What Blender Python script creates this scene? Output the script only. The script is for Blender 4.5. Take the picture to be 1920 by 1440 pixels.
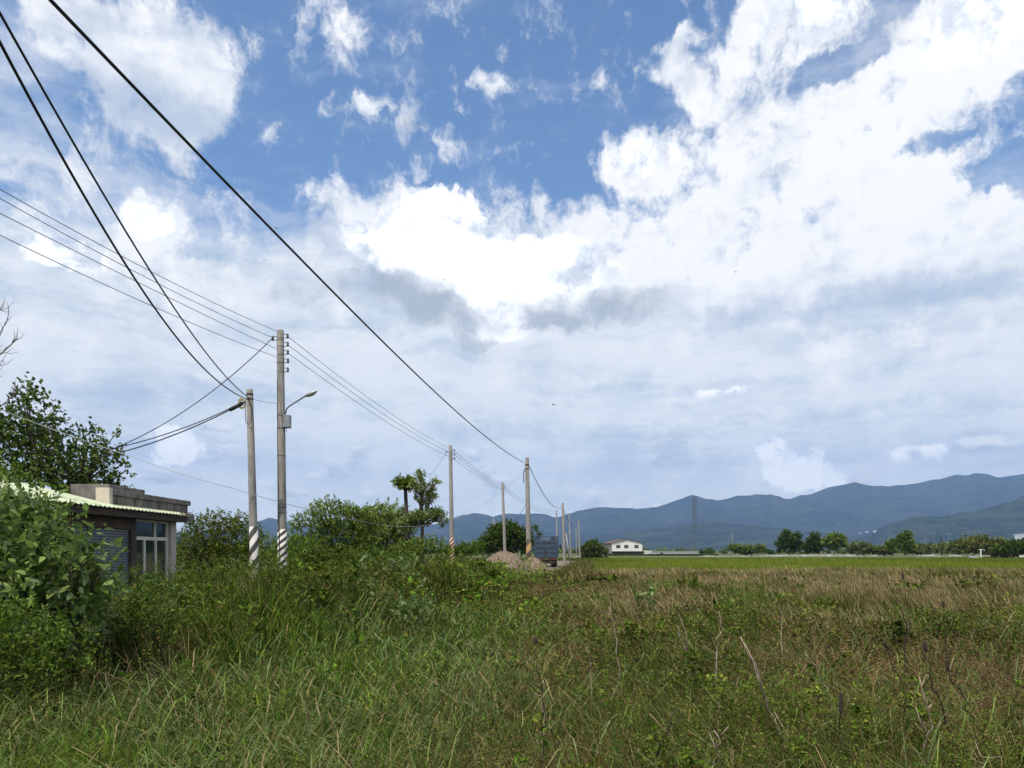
import bpy, math, random
import numpy as np
from mathutils import Vector, Matrix, noise as mnoise

for _o in list(bpy.data.objects):
    bpy.data.objects.remove(_o)
scene = bpy.context.scene
COL = scene.collection

# ------------------------------------------------------------------ camera
F = 1386.0            # focal length in photograph pixels (26 mm on a 36 mm wide sensor)
HOR, CX, CAMZ = 1033.0, 960.0, 1.7
cam_d = bpy.data.cameras.new("camera")
cam = bpy.data.objects.new("camera", cam_d)
COL.objects.link(cam)
cam.location = (0, 0, CAMZ)
cam.rotation_euler = (math.radians(90), 0, 0)
cam_d.lens = 36.0 * F / 1920.0
cam_d.sensor_width = 36
cam_d.shift_y = (HOR - 720) / 1920.0
cam_d.clip_start = 0.05
cam_d.clip_end = 60000
scene.camera = cam

# ------------------------------------------------------------------ sun, exposure
SUN_EL, SUN_AZ = math.radians(62), math.radians(210)     # azimuth clockwise from +Y
sd = Vector((math.sin(SUN_AZ) * math.cos(SUN_EL), math.cos(SUN_AZ) * math.cos(SUN_EL), math.sin(SUN_EL)))
sun_d = bpy.data.lights.new("sun", 'SUN')
sun_d.energy = 4.6
sun_d.angle = math.radians(0.53)
sun_d.color = (1.0, 0.94, 0.84)
sun = bpy.data.objects.new("sun", sun_d)
COL.objects.link(sun)
sun.rotation_euler = sd.to_track_quat('Z', 'Y').to_euler()
sun.location = (0, -20, 60)
vs = scene.view_settings
vs.view_transform = 'Standard'
vs.look = 'None'
vs.exposure = 0
vs.gamma = 1
vs.use_curve_mapping = False
scene.render.engine = 'CYCLES'
scene.cycles.use_denoising = True
scene.cycles.adaptive_threshold = 0.016
scene.cycles.adaptive_min_samples = 8
scene.cycles.max_bounces = 6
scene.cycles.diffuse_bounces = 2
scene.cycles.glossy_bounces = 2
scene.cycles.transmission_bounces = 3
scene.cycles.volume_bounces = 0
scene.cycles.transparent_max_bounces = 4
scene.cycles.sample_clamp_indirect = 4

# ------------------------------------------------------------------ world: sky texture and cloud layers by direction
world = bpy.data.worlds.new("World")
scene.world = world
world.use_nodes = True
SKY = 0.15


class NB:
    """small helper that writes node graphs"""
    def __init__(s, tree):
        s.t = tree

    def new(s, typ, **kw):
        n = s.t.nodes.new(typ)
        for k, v in kw.items():
            setattr(n, k, v)
        return n

    def put(s, sock, v):
        if isinstance(v, bpy.types.NodeSocket):
            s.t.links.new(v, sock)
        else:
            sock.default_value = v

    def m(s, op, a, b=0.0, c=0.0, clamp=False):
        n = s.new('ShaderNodeMath', operation=op, use_clamp=clamp)
        s.put(n.inputs[0], a)
        s.put(n.inputs[1], b)
        s.put(n.inputs[2], c)
        return n.outputs[0]

    def vm(s, op, a, b=(0, 0, 0), c=(0, 0, 0)):
        n = s.new('ShaderNodeVectorMath', operation=op)
        s.put(n.inputs[0], a)
        s.put(n.inputs[1], b)
        if op == 'MULTIPLY_ADD':
            s.put(n.inputs[2], c)
        return n.outputs['Value'] if op in ('DOT_PRODUCT', 'LENGTH') else n.outputs[0]

    def noise(s, vec, scale, detail=4, rough=0.5, dist=0.0, dim='2D', lac=2.0):
        n = s.new('ShaderNodeTexNoise', noise_dimensions=dim)
        s.put(n.inputs['Vector'], vec)
        n.inputs['Scale'].default_value = scale
        n.inputs['Detail'].default_value = detail
        n.inputs['Roughness'].default_value = rough
        n.inputs['Lacunarity'].default_value = lac
        n.inputs['Distortion'].default_value = dist
        return n

    def lumps(s, vec, scale, detail=3.0, rough=0.5):
        n = s.new('ShaderNodeTexVoronoi', voronoi_dimensions='2D', feature='SMOOTH_F1', normalize=True)
        s.put(n.inputs['Vector'], vec)
        n.inputs['Scale'].default_value = scale
        n.inputs['Detail'].default_value = detail
        n.inputs['Roughness'].default_value = rough
        n.inputs['Smoothness'].default_value = 0.35
        return n.outputs['Distance']

    def smooth(s, v, lo, hi, a=0.0, b=1.0):
        n = s.new('ShaderNodeMapRange', interpolation_type='SMOOTHSTEP')
        s.put(n.inputs[0], v)
        n.inputs[1].default_value = lo
        n.inputs[2].default_value = hi
        n.inputs[3].default_value = a
        n.inputs[4].default_value = b
        return n.outputs[0]

    def mix(s, f, a, b, mode='MIX'):
        n = s.new('ShaderNodeMix', data_type='RGBA', blend_type=mode)
        s.put(n.inputs[0], f)
        s.put(n.inputs[6], a)
        s.put(n.inputs[7], b)
        return n.outputs[2]


def lin(r, g, b):
    """an sRGB colour 0..255 as linear RGBA"""
    f = lambda c: c / 12.92 if c <= 0.04045 else ((c + 0.055) / 1.055) ** 2.4
    return (f(r / 255), f(g / 255), f(b / 255), 1.0)


def skyc(r, g, b, k=1.0):
    c = lin(r, g, b)
    return (c[0] * k / SKY, c[1] * k / SKY, c[2] * k / SKY, 1)


def build_sky():
    t = world.node_tree
    t.nodes.clear()
    N = NB(t)
    out = N.new('ShaderNodeOutputWorld')
    bg = N.new('ShaderNodeBackground')
    bg.inputs['Strength'].default_value = SKY
    t.links.new(bg.outputs[0], out.inputs[0])
    sky = N.new('ShaderNodeTexSky', sky_type='NISHITA', sun_disc=False)
    sky.sun_elevation = SUN_EL
    sky.sun_rotation = SUN_AZ
    sky.air_density = 1.0
    sky.dust_density = 0.6
    sky.ozone_density = 2.0
    tc = N.new('ShaderNodeTexCoord').outputs['Generated']
    sep = N.new('ShaderNodeSeparateXYZ')
    t.links.new(tc, sep.inputs[0])
    x, y, z = sep.outputs
    az = N.m('MULTIPLY', N.m('ARCTAN2', x, y), F)          # angles, in units of 1/1386 rad
    el = N.m('MULTIPLY', N.m('ARCSINE', z), F)
    cmb = N.new('ShaderNodeCombineXYZ')
    t.links.new(az, cmb.inputs[0])
    t.links.new(el, cmb.inputs[1])
    p0 = cmb.outputs[0]
    # billow: push the lookup about with noise so that every bank gets a ragged, lumpy rim
    nA = N.noise(p0, 1 / 150.0, 5, 0.6).outputs['Color']
    nA0 = N.vm('SUBTRACT', nA, (0.5, 0.5, 0.5))
    sepA = N.new('ShaderNodeSeparateXYZ')
    t.links.new(nA0, sepA.inputs[0])
    big = sepA.outputs[2]
    pw = N.vm('MULTIPLY_ADD', nA0, (170, 105, 0), p0)
    ph = N.vm('MULTIPLY_ADD', nA0, (60, 60, 0), p0)

    def ang(px, py):
        U, V = (px - CX) / F, (HOR - py) / F
        a = math.atan(U)
        e = math.atan(V * math.cos(a))
        return a * F, e * F, 1 / (1 + U * U), math.cos(a) / (1 + (V * math.cos(a)) ** 2)

    def field(blobs, p, start):
        acc = start
        for (px, py, rx, ry, w) in blobs:
            a, e, ka, ke = ang(px, py)
            d = N.vm('MULTIPLY_ADD', p, (1 / (rx * ka), 1 / (ry * ke), 0), (-a / (rx * ka), -e / (ry * ke), 0))
            q = N.m('SUBTRACT', 1.0, N.vm('DOT_PRODUCT', d, d), clamp=True)
            acc = N.m('MULTIPLY_ADD', q, w, acc)
        return acc

    fine = N.m('SUBTRACT', N.noise(ph, 1 / 75.0, 8, 0.69).outputs[0], 0.5)
    lump = N.m('SUBTRACT', 0.42, N.lumps(ph, 1 / 95.0, 3.0, 0.55))            # cauliflower billows
    lump2 = N.m('SUBTRACT', 0.42, N.lumps(N.vm('ADD', ph, (-9, 22, 0)), 1 / 95.0, 2.0, 0.5))
    away = N.smooth(N.m('ABSOLUTE', az), 800, 1150)                 # the sky beside and behind: plain scattered cumulus
    away = N.m('MAXIMUM', away, N.smooth(el, 900, 1150))
    C = N.m('MINIMUM', field(SKY_CUM, pw, N.m('MULTIPLY', away, 0.45)), 0.85)
    D = N.m('ADD', C, N.m('MULTIPLY_ADD', fine, 1.9, N.m('MULTIPLY_ADD', big, 0.9, N.m('MULTIPLY', lump, 0.7))))
    a_c = N.smooth(D, 0.14, 0.82)
    # thin layer cloud: covers the low sky, streaked along the horizon
    st = N.m('SUBTRACT', N.noise(N.vm('MULTIPLY', ph, (1 / 400.0, 1 / 62.0, 0)), 1.0, 6, 0.62).outputs[0], 0.5)
    V = field(SKY_VEIL, pw, N.smooth(el, 230, 660, 1.05, 0.04))
    V = N.m('ADD', V, N.m('MULTIPLY_ADD', st, 0.8, N.m('MULTIPLY', fine, 0.45)))
    a_v = N.m('MULTIPLY', N.smooth(V, 0.0, 0.95), 0.95)
    vl = N.m('MULTIPLY_ADD', st, 1.25, N.m('MULTIPLY_ADD', big, 0.55, N.m('MULTIPLY_ADD', fine, 0.40, N.m('MULTIPLY', lump, 0.12))))
    veil_c = N.mix(N.smooth(vl, -0.42, 0.17), skyc(198, 214, 230), skyc(252, 254, 255, 1.04))
    veil_c = N.mix(N.smooth(el, 40, 240, 0.62, 0.0), veil_c, skyc(236, 242, 247, 1.08))
    tint = N.mix(1.0, sky.outputs[0], SKY_TINT, 'MULTIPLY')
    col = N.mix(a_v, tint, veil_c)
    # small far cumulus low over the horizon
    pl = N.vm('MULTIPLY', N.vm('MULTIPLY_ADD', nA0, (70, 30, 0), p0), (1 / 120.0, 1 / 52.0, 0))
    lo = N.m('SUBTRACT', N.noise(pl, 1.0, 6, 0.6).outputs[0], 0.5)
    lo_up = N.m('SUBTRACT', N.noise(N.vm('ADD', pl, (0, 0.30, 0)), 1.0, 3, 0.5).outputs[0], 0.5)
    band = N.m('MULTIPLY', N.smooth(el, 30, 90), N.smooth(el, 170, 330, 1.0, 0.0))
    la = N.m('MULTIPLY', N.smooth(lo, 0.02, 0.17), N.m('MULTIPLY', band, 0.8))
    lc = N.mix(N.smooth(N.m('SUBTRACT', lo, lo_up), -0.10, 0.22), skyc(192, 205, 221), skyc(255, 255, 255, 1.15))
    col = N.mix(la, col, lc)
    # cumulus: grey-blue where thin or seen from below, white where thick and sunlit
    B = field(SKY_LIT, pw, 0.52)
    lum = N.m('ADD', B, N.m('MULTIPLY', N.m('SUBTRACT', lump, lump2), 0.75))
    lum = N.m('ADD', lum, N.m('MULTIPLY_ADD', big, 1.2, N.m('MULTIPLY_ADD', st, 0.9, N.m('MULTIPLY', fine, 0.5))))
    cum_c = N.mix(N.smooth(lum, -0.05, 0.80), skyc(199, 212, 230), skyc(255, 255, 255, 1.12))
    col = N.mix(a_c, col, cum_c)
    W = field(SKY_WHITE, ph, 0.0)
    W = N.m('MULTIPLY_ADD', N.m('MULTIPLY_ADD', fine, 2.6, N.m('MULTIPLY_ADD', lump, 1.5, N.m('MULTIPLY', big, 0.4))), N.smooth(W, 0.0, 0.45), W)
    ws = N.m('MULTIPLY_ADD', N.m('SUBTRACT', lump, lump2), 1.3, N.m('MULTIPLY_ADD', fine, 1.1, N.m('MULTIPLY_ADD', W, 0.55, 0.16)))
    col = N.mix(N.smooth(W, 0.15, 0.47), col, N.mix(N.smooth(ws, 0.0, 0.62), skyc(216, 226, 240, 1.05), skyc(255, 255, 255, 1.3)))
    # shaded bases hanging in front of the big cumulus
    G = field(SKY_DARK, pw, 0.0)
    G = N.m('ADD', G, N.m('MULTIPLY_ADD', fine, 1.7, N.m('MULTIPLY', lump, -0.6)))
    col = N.mix(N.m('MULTIPLY', N.smooth(G, -0.02, 0.95), 0.85), col, skyc(173, 184, 197))
    t.links.new(col, bg.inputs[0])
    world.cycles.sampling_method = 'NONE'


SKY_TINT = (0.86, 1.02, 1.14, 1)
# px, py, rx, ry, weight  (as seen in the photograph; turned into bearings and elevations above)
SKY_CUM = [
    (270, 110, 220, 170, 1.1), (340, 210, 140, 105, 0.6), (130, 50, 150, 110, 0.3), (190, 300, 150, 80, 0.2),
    (660, 60, 130, 110, 0.42), (930, 158, 42, 34, 0.45), (600, 220, 36, 20, 0.4), (772, 294, 44, 26, 0.38),
    (848, 285, 48, 46, 0.36), (512, 240, 60, 26, 0.36), (700, 212, 46, 20, 0.34), (1246, 124, 62, 48, 0.58), (1292, 78, 40, 34, 0.42), (1330, 190, 80, 60, 0.22), (1150, 140, 40, 30, 0.2),
    (700, 372, 150, 70, 0.8), (810, 470, 190, 150, 1.2), (970, 540, 190, 110, 0.9), (760, 570, 190, 80, 0.4),
    (1210, 300, 130, 70, 0.9), (1500, 430, 540, 210, 1.0), (1400, 560, 560, 120, 0.4), (1050, 420, 140, 70, 0.3),
    (1480, 55, 160, 120, 0.8), (1820, 60, 220, 120, 1.0), (1640, 205, 360, 110, 0.8), (1350, 130, 150, 150, 0.34),
    (1575, 112, 80, 40, -0.75), (1880, 312, 120, 46, -1.1), (1730, 285, 90, 26, -0.5), (1912, 345, 60, 70, -0.8), (1905, 110, 60, 70, 0.3),
    (285, 418, 85, 60, 0.8), (140, 470, 230, 90, 0.6), (330, 540, 240, 80, 0.4), (40, 640, 200, 60, 0.25),
    (1490, 872, 74, 56, 0.8), (1730, 858, 90, 36, 0.5), (1340, 738, 170, 26, 0.45), (320, 835, 66, 34, 0.7), (1340, 892, 90, 30, 0.35),
    (1640, 640, 330, 80, 0.3),
]
SKY_LIT = [(310, 200, 240, 170, -0.45), (810, 440, 170, 110, 0.6), (1500, 420, 620, 200, 0.28), (1820, 70, 260, 150, 0.45), (1480, 60, 190, 120, 0.3),
           (1210, 300, 150, 80, 0.35), (620, 470, 130, 110, -0.5), (1010, 430, 120, 60, -0.35), (1450, 570, 500, 80, -0.25), (250, 440, 260, 110, 0.3), (1490, 870, 80, 60, 0.4), (320, 835, 70, 36, 0.4), (1620, 210, 360, 110, 0.25)]
SKY_VEIL = [
    (1500, 600, 700, 300, 0.4), (900, 600, 520, 190, 0.6), (150, 560, 420, 190, 0.55), (200, 330, 260, 120, 0.3), (30, 130, 160, 200, 0.4),
    (1600, 150, 480, 260, 0.30), (480, 500, 260, 120, 0.35), (480, 620, 300, 120, 0.4),
]
SKY_DARK = [
    (745, 556, 150, 50, 0.9), (850, 594, 120, 36, 0.75), (900, 636, 80, 20, 0.5), (1120, 576, 180, 46, 0.85), (1020, 606, 80, 26, 0.5), (700, 500, 60, 40, 0.45), (570, 545, 90, 28, 0.4),
]
SKY_WHITE = [
    (815, 420, 115, 100, 1.0), (760, 460, 130, 75, 0.8), (840, 490, 130, 75, 0.8), (905, 500, 105, 100, 0.6), (980, 560, 120, 60, 0.7), (940, 605, 75, 40, 0.6), (1060, 510, 140, 60, 0.5), (1010, 470, 130, 45, 0.4),
    (1488, 862, 80, 60, 0.65), (1512, 896, 96, 36, 0.5), (1446, 846, 40, 34, 0.4), (1820, 50, 150, 90, 0.6), (326, 836, 84, 44, 0.65), (285, 412, 75, 46, 0.5), (1210, 290, 95, 48, 0.6), (1500, 40, 120, 60, 0.45), (120, 470, 120, 60, 0.45), (1730, 855, 70, 24, 0.5), (1340, 735, 120, 16, 0.4),
]
build_sky()

# ------------------------------------------------------------------ helpers
R = np.random.default_rng


def tag(o, label=None, cat=None, group=None, kind=None):
    if label: o['label'] = label
    if cat: o['category'] = cat
    if group: o['group'] = group
    if kind: o['kind'] = kind
    return o


def thing(name, label, cat, loc=(0, 0, 0), rz=0.0, group=None):
    o = bpy.data.objects.new(name, None)
    COL.objects.link(o)
    o.location = loc
    o.rotation_euler = (0, 0, rz)
    o.empty_display_size = 0.2
    return tag(o, label, cat, group)


def link(name, me, parent=None):
    o = bpy.data.objects.new(name, me)
    COL.objects.link(o)
    if parent is not None:
        o.parent = parent
    return o


def W(px, py, Y):
    """the point at depth Y that the camera sees at photograph pixel px, py"""
    return Vector(((px - CX) / F * Y, Y, CAMZ - (py - HOR) / F * Y))


def mesh_np(name, V, faces, col=None, mats=(), smooth=False, mi=None):
    """mesh from numpy arrays; faces is a list of (m,k) index arrays"""
    me = bpy.data.meshes.new(name)
    V = np.asarray(V, np.float32)
    faces = [np.asarray(f, np.int32) for f in faces if len(f)]
    me.vertices.add(len(V))
    me.vertices.foreach_set('co', V.ravel())
    loops = np.concatenate([f.ravel() for f in faces])
    tot = np.concatenate([np.full(len(f), f.shape[1], np.int32) for f in faces])
    start = np.concatenate([[0], np.cumsum(tot)[:-1]]).astype(np.int32)
    me.loops.add(len(loops))
    me.loops.foreach_set('vertex_index', loops)
    me.polygons.add(len(tot))
    me.polygons.foreach_set('loop_start', start)
    me.polygons.foreach_set('loop_total', tot)
    if smooth:
        me.polygons.foreach_set('use_smooth', np.ones(len(tot), bool))
    if mi is not None:
        me.polygons.foreach_set('material_index', np.asarray(mi, np.int32))
    if col is not None:
        a = me.attributes.new('Col', 'FLOAT_COLOR', 'POINT')
        c = np.ones((len(V), 4), np.float32)
        c[:, :3] = col
        a.data.foreach_set('color', c.ravel())
    for m in mats:
        me.materials.append(m)
    me.update(calc_edges=True)
    return me


class MB:
    """collects shapes and links them as one mesh object"""

    def __init__(s):
        s.v, s.f, s.n = [], [], 0

    def add(s, verts, faces):
        s.v.append(np.asarray(verts, float).reshape(-1, 3))
        s.f += [tuple(i + s.n for i in f) for f in faces]
        s.n += len(s.v[-1])
        return s

    def box(s, x0, x1, y0, y1, z0, z1, rz=0.0, c=(0, 0, 0)):
        p = np.array([(x, y, z) for z in (z0, z1) for y in (y0, y1) for x in (x0, x1)], float)
        if rz:
            ca, sa = math.cos(rz), math.sin(rz)
            p = np.stack([p[:, 0] * ca - p[:, 1] * sa, p[:, 0] * sa + p[:, 1] * ca, p[:, 2]], 1)
        return s.add(p + np.array(c), [(0, 2, 3, 1), (4, 5, 7, 6), (0, 1, 5, 4), (2, 6, 7, 3), (0, 4, 6, 2), (1, 3, 7, 5)])

    def tube(s, pts, rad, n=8, cap=True):
        pts = [Vector(p) for p in pts]
        rad = [rad] * len(pts) if isinstance(rad, (int, float)) else list(rad)
        rings = []
        prev = None
        for i, p in enumerate(pts):
            d = (pts[min(i + 1, len(pts) - 1)] - pts[max(i - 1, 0)]).normalized()
            if prev is None:
                u = d.orthogonal().normalized()
            else:
                u = (prev - d * prev.dot(d))
                u = u.normalized() if u.length > 1e-6 else d.orthogonal().normalized()
            prev = u
            w = d.cross(u)
            rings.append([p + (u * math.cos(2 * math.pi * k / n) + w * math.sin(2 * math.pi * k / n)) * rad[i] for k in range(n)])
        v = [q for r in rings for q in r]
        f = []
        for i in range(len(pts) - 1):
            for k in range(n):
                a, b = i * n + k, i * n + (k + 1) % n
                f.append((a, b, b + n, a + n))
        if cap:
            f.append(tuple(range(n - 1, -1, -1)))
            f.append(tuple(range((len(pts) - 1) * n, len(pts) * n)))
        return s.add(v, f)

    def lathe(s, prof, n=16, c=(0, 0, 0)):
        v, f = [], []
        for (r, z) in prof:
            v += [(c[0] + r * math.cos(2 * math.pi * k / n), c[1] + r * math.sin(2 * math.pi * k / n), c[2] + z) for k in range(n)]
        for i in range(len(prof) - 1):
            for k in range(n):
                a, b = i * n + k, i * n + (k + 1) % n
                f.append((a, b, b + n, a + n))
        f.append(tuple(range(n - 1, -1, -1)))
        f.append(tuple(range((len(prof) - 1) * n, len(prof) * n)))
        return s.add(v, f)

    def prism(s, poly, y0, y1):
        """polygon in X,Z pulled along Y"""
        n = len(poly)
        v = [(x, y0, z) for x, z in poly] + [(x, y1, z) for x, z in poly]
        f = [tuple(range(n)), tuple(range(2 * n - 1, n - 1, -1))]
        f += [(i, i + n, (i + 1) % n + n, (i + 1) % n) for i in range(n)]
        return s.add(v, f)

    def build(s, name, m, parent=None, smooth=False, bevel=0.0):
        me = bpy.data.meshes.new(name)
        me.from_pydata([tuple(p) for p in np.concatenate(s.v)], [], s.f)
        me.materials.append(m)
        if smooth:
            for p in me.polygons:
                p.use_smooth = len(p.vertices) < 7
        me.update()
        o = link(name, me, parent)
        if bevel:
            b = o.modifiers.new('bevel', 'BEVEL')
            b.width = bevel
            b.segments = 2
            b.limit_method = 'ANGLE'
        return o


def material(name, c1, c2=None, scale=3.0, rough=0.8, metal=0.0, bump=0.0, bscale=30.0, streak=None, spec=0.4):
    m = bpy.data.materials.new(name)
    m.use_nodes = True
    t = m.node_tree
    N = NB(t)
    b = t.nodes['Principled BSDF']
    b.inputs['Roughness'].default_value = rough
    b.inputs['Metallic'].default_value = metal
    b.inputs['Specular IOR Level'].default_value = spec
    co = N.new('ShaderNodeTexCoord').outputs['Object']
    v = N.vm('MULTIPLY', co, streak) if streak else co
    c2 = c2 or tuple(x * 0.75 for x in c1)
    n1 = N.noise(v, scale, 6, 0.6, dim='3D').outputs[0]
    col = N.mix(N.smooth(n1, 0.3, 0.7), (*c1[:3], 1), (*c2[:3], 1))
    t.links.new(col, b.inputs['Base Color'])
    if bump:
        bn = N.new('ShaderNodeBump')
        bn.inputs['Strength'].default_value = bump
        bn.inputs['Distance'].default_value = 0.02
        t.links.new(N.noise(co, bscale, 5, 0.6, dim='3D').outputs[0], bn.inputs['Height'])
        t.links.new(bn.outputs[0], b.inputs['Normal'])
    return m


def leaf_material(name, trans=0.3, rough=0.5, under=None, spec=0.25):
    """leaf: colour from the mesh, some light let through, pale underside where wanted"""
    m = bpy.data.materials.new(name)
    m.use_nodes = True
    t = m.node_tree
    N = NB(t)
    b = t.nodes['Principled BSDF']
    b.inputs['Roughness'].default_value = rough
    b.inputs['Specular IOR Level'].default_value = spec
    a = N.new('ShaderNodeAttribute', attribute_name='Col')
    col = a.outputs['Color']
    if under:
        g = N.new('ShaderNodeNewGeometry')
        col = N.mix(g.outputs['Backfacing'], col, (*under, 1))
    t.links.new(col, b.inputs['Base Color'])
    tr = N.new('ShaderNodeBsdfTranslucent')
    t.links.new(N.mix(1.0, col, (1.0, 1.15, 0.6, 1), 'MULTIPLY'), tr.inputs['Color'])
    mx = N.new('ShaderNodeMixShader')
    mx.inputs[0].default_value = trans
    t.links.new(b.outputs[0], mx.inputs[1])
    t.links.new(tr.outputs[0], mx.inputs[2])
    t.links.new(mx.outputs[0], t.nodes['Material Output'].inputs[0])
    return m


# value noise in numpy
def _hash(ix, iy, iz, seed):
    h = (ix.astype(np.int64) * 374761393 + iy.astype(np.int64) * 668265263 + iz.astype(np.int64) * 2147483647 + seed * 974711) & 0xFFFFFFFF
    h = ((h ^ (h >> 13)) * 1274126177) & 0xFFFFFFFF
    return ((h ^ (h >> 16)) & 0xFFFF) / 65535.0


def vnoise(x, y, z=None, seed=0):
    x, y = np.asarray(x, float), np.asarray(y, float)
    z = np.zeros_like(x) if z is None else np.asarray(z, float)
    ix, iy, iz = np.floor(x), np.floor(y), np.floor(z)
    fx, fy, fz = x - ix, y - iy, z - iz
    fx, fy, fz = [f * f * (3 - 2 * f) for f in (fx, fy, fz)]
    r = 0
    for dx in (0, 1):
        for dy in (0, 1):
            for dz in (0, 1):
                w = (fx if dx else 1 - fx) * (fy if dy else 1 - fy) * (fz if dz else 1 - fz)
                r = r + w * _hash(ix + dx, iy + dy, iz + dz, seed)
    return r


def fbm(x, y, z=None, seed=0, oct=4, gain=0.5):
    r, a, tot, k = 0, 1.0, 0, 1.0
    for i in range(oct):
        r = r + a * vnoise(np.asarray(x) * k, np.asarray(y) * k, None if z is None else np.asarray(z) * k, seed + i * 17)
        tot += a
        a *= gain
        k *= 2.03
    return r / tot


def sstep(v, a, b):
    t = np.clip((np.asarray(v, float) - a) / (b - a), 0, 1)
    return t * t * (3 - 2 * t)


# ------------------------------------------------------------------ terrain
BA, BB = np.array([-5.3, 8.0]), np.array([0.6, 46.0])
_bd = (BB - BA) / np.linalg.norm(BB - BA)


def bank(x, y):
    """1 on the crest of the overgrown road bank, 0 away from it; and the signed distance (+ = field side)"""
    dx, dy = np.asarray(x, float) - BA[0], np.asarray(y, float) - BA[1]
    s = dx * _bd[0] + dy * _bd[1]
    d = dx * _bd[1] - dy * _bd[0]
    k = sstep(s, -3.5, 3.0) * (1 - 0.3 * sstep(s, 16, 24)) * (1 - sstep(s, 24, 37))
    return k * np.where(d > 0, np.exp(-(d / 2.0) ** 2), np.exp(-(d / 1.3) ** 2)), d, s


def track_x(y):
    return -5.7 + 0.12 * np.asarray(y, float)


def gz(x, y):
    x, y = np.asarray(x, float), np.asarray(y, float)
    r = np.hypot(x, y)
    near = (1 - sstep(r, 60, 120)) * sstep(np.abs(x - track_x(y)), 3.0, 5.5)
    return bank(x, y)[0] * 0.55 + near * (0.16 * (fbm(x * 0.35, y * 0.35, seed=3, oct=3) - 0.5) + 0.05 * (vnoise(x * 1.7, y * 1.7, seed=5) - 0.5))


def build_ground():
    u = np.linspace(-1, 1, 261)
    xs = 0.5 + np.sinh(u * 8.4) / np.sinh(8.4) * 12000
    vv = np.linspace(0, 1, 300)
    ys = -6 + np.sinh(vv * 7.0) / np.sinh(7.0) * 11500
    ys = np.concatenate([[-1500, -300, -60, -20], ys])
    X, Y = np.meshgrid(xs, ys)
    Z = gz(X, Y)
    V = np.stack([X, Y, Z], -1).reshape(-1, 3)
    nx, ny = len(xs), len(ys)
    i = np.arange(nx * (ny - 1)).reshape(ny - 1, nx)[:, :-1].ravel()
    f = np.stack([i, i + 1, i + 1 + nx, i + nx], 1)
    m = bpy.data.materials.new('field_soil')
    m.use_nodes = True
    t = m.node_tree
    N = NB(t)
    b = t.nodes['Principled BSDF']
    b.inputs['Roughness'].default_value = 0.95
    b.inputs['Specular IOR Level'].default_value = 0.1
    co = N.new('ShaderNodeTexCoord').outputs['Object']
    n1 = N.noise(co, 0.45, 6, 0.65, dim='3D').outputs[0]
    n2 = N.noise(co, 14.0, 5, 0.7, dim='3D').outputs[0]
    n3 = N.noise(N.vm('MULTIPLY', co, (0.004, 0.012, 0.01)), 1.0, 4, 0.5, dim='3D').outputs[0]
    near = N.mix(N.smooth(n1, 0.38, 0.62), (0.040, 0.032, 0.019, 1), (0.10, 0.075, 0.050, 1))
    near = N.mix(N.smooth(n2, 0.35, 0.7), near, (0.04, 0.045, 0.018, 1))
    far = N.mix(N.smooth(n3, 0.4, 0.6), (0.07, 0.095, 0.03, 1), (0.12, 0.11, 0.055, 1))
    ln = N.vm('LENGTH', co)
    t.links.new(N.mix(N.smooth(ln, 60, 160), near, far), b.inputs['Base Color'])
    bn = N.new('ShaderNodeBump')
    bn.inputs['Strength'].default_value = 0.8
    bn.inputs['Distance'].default_value = 0.05
    t.links.new(n2, bn.inputs['Height'])
    t.links.new(bn.outputs[0], b.inputs['Normal'])
    o = link('ground', mesh_np('ground', V, [f], mats=[m], smooth=True))
    tag(o, kind='structure')


def hill_material(name, a, b_, scale):
    m = bpy.data.materials.new(name)
    m.use_nodes = True
    t = m.node_tree
    N = NB(t)
    b = t.nodes['Principled BSDF']
    b.inputs['Roughness'].default_value = 1.0
    b.inputs['Specular IOR Level'].default_value = 0.0
    co = N.new('ShaderNodeTexCoord').outputs['Object']
    n1 = N.noise(co, 1 / scale, 7, 0.62, dim='3D').outputs[0]
    n2 = N.noise(N.vm('MULTIPLY', co, (1, 1, 2.5)), 1 / (scale * 0.22), 5, 0.6, dim='3D').outputs[0]
    c = N.mix(N.smooth(n1, 0.40, 0.62), (*a, 1), (*b_, 1))
    c = N.mix(N.m('MULTIPLY', N.smooth(n2, 0.58, 0.72), 0.75), c, (0.19, 0.19, 0.13, 1))
    t.links.new(c, b.inputs['Base Color'])
    bn = N.new('ShaderNodeBump')
    bn.inputs['Strength'].default_value = 1.0
    bn.inputs['Distance'].default_value = 240.0
    t.links.new(N.noise(co, 1 / 130.0, 5, 0.65, dim='3D').outputs[0], bn.inputs['Height'])
    t.links.new(bn.outputs[0], b.inputs['Normal'])
    return m


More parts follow.
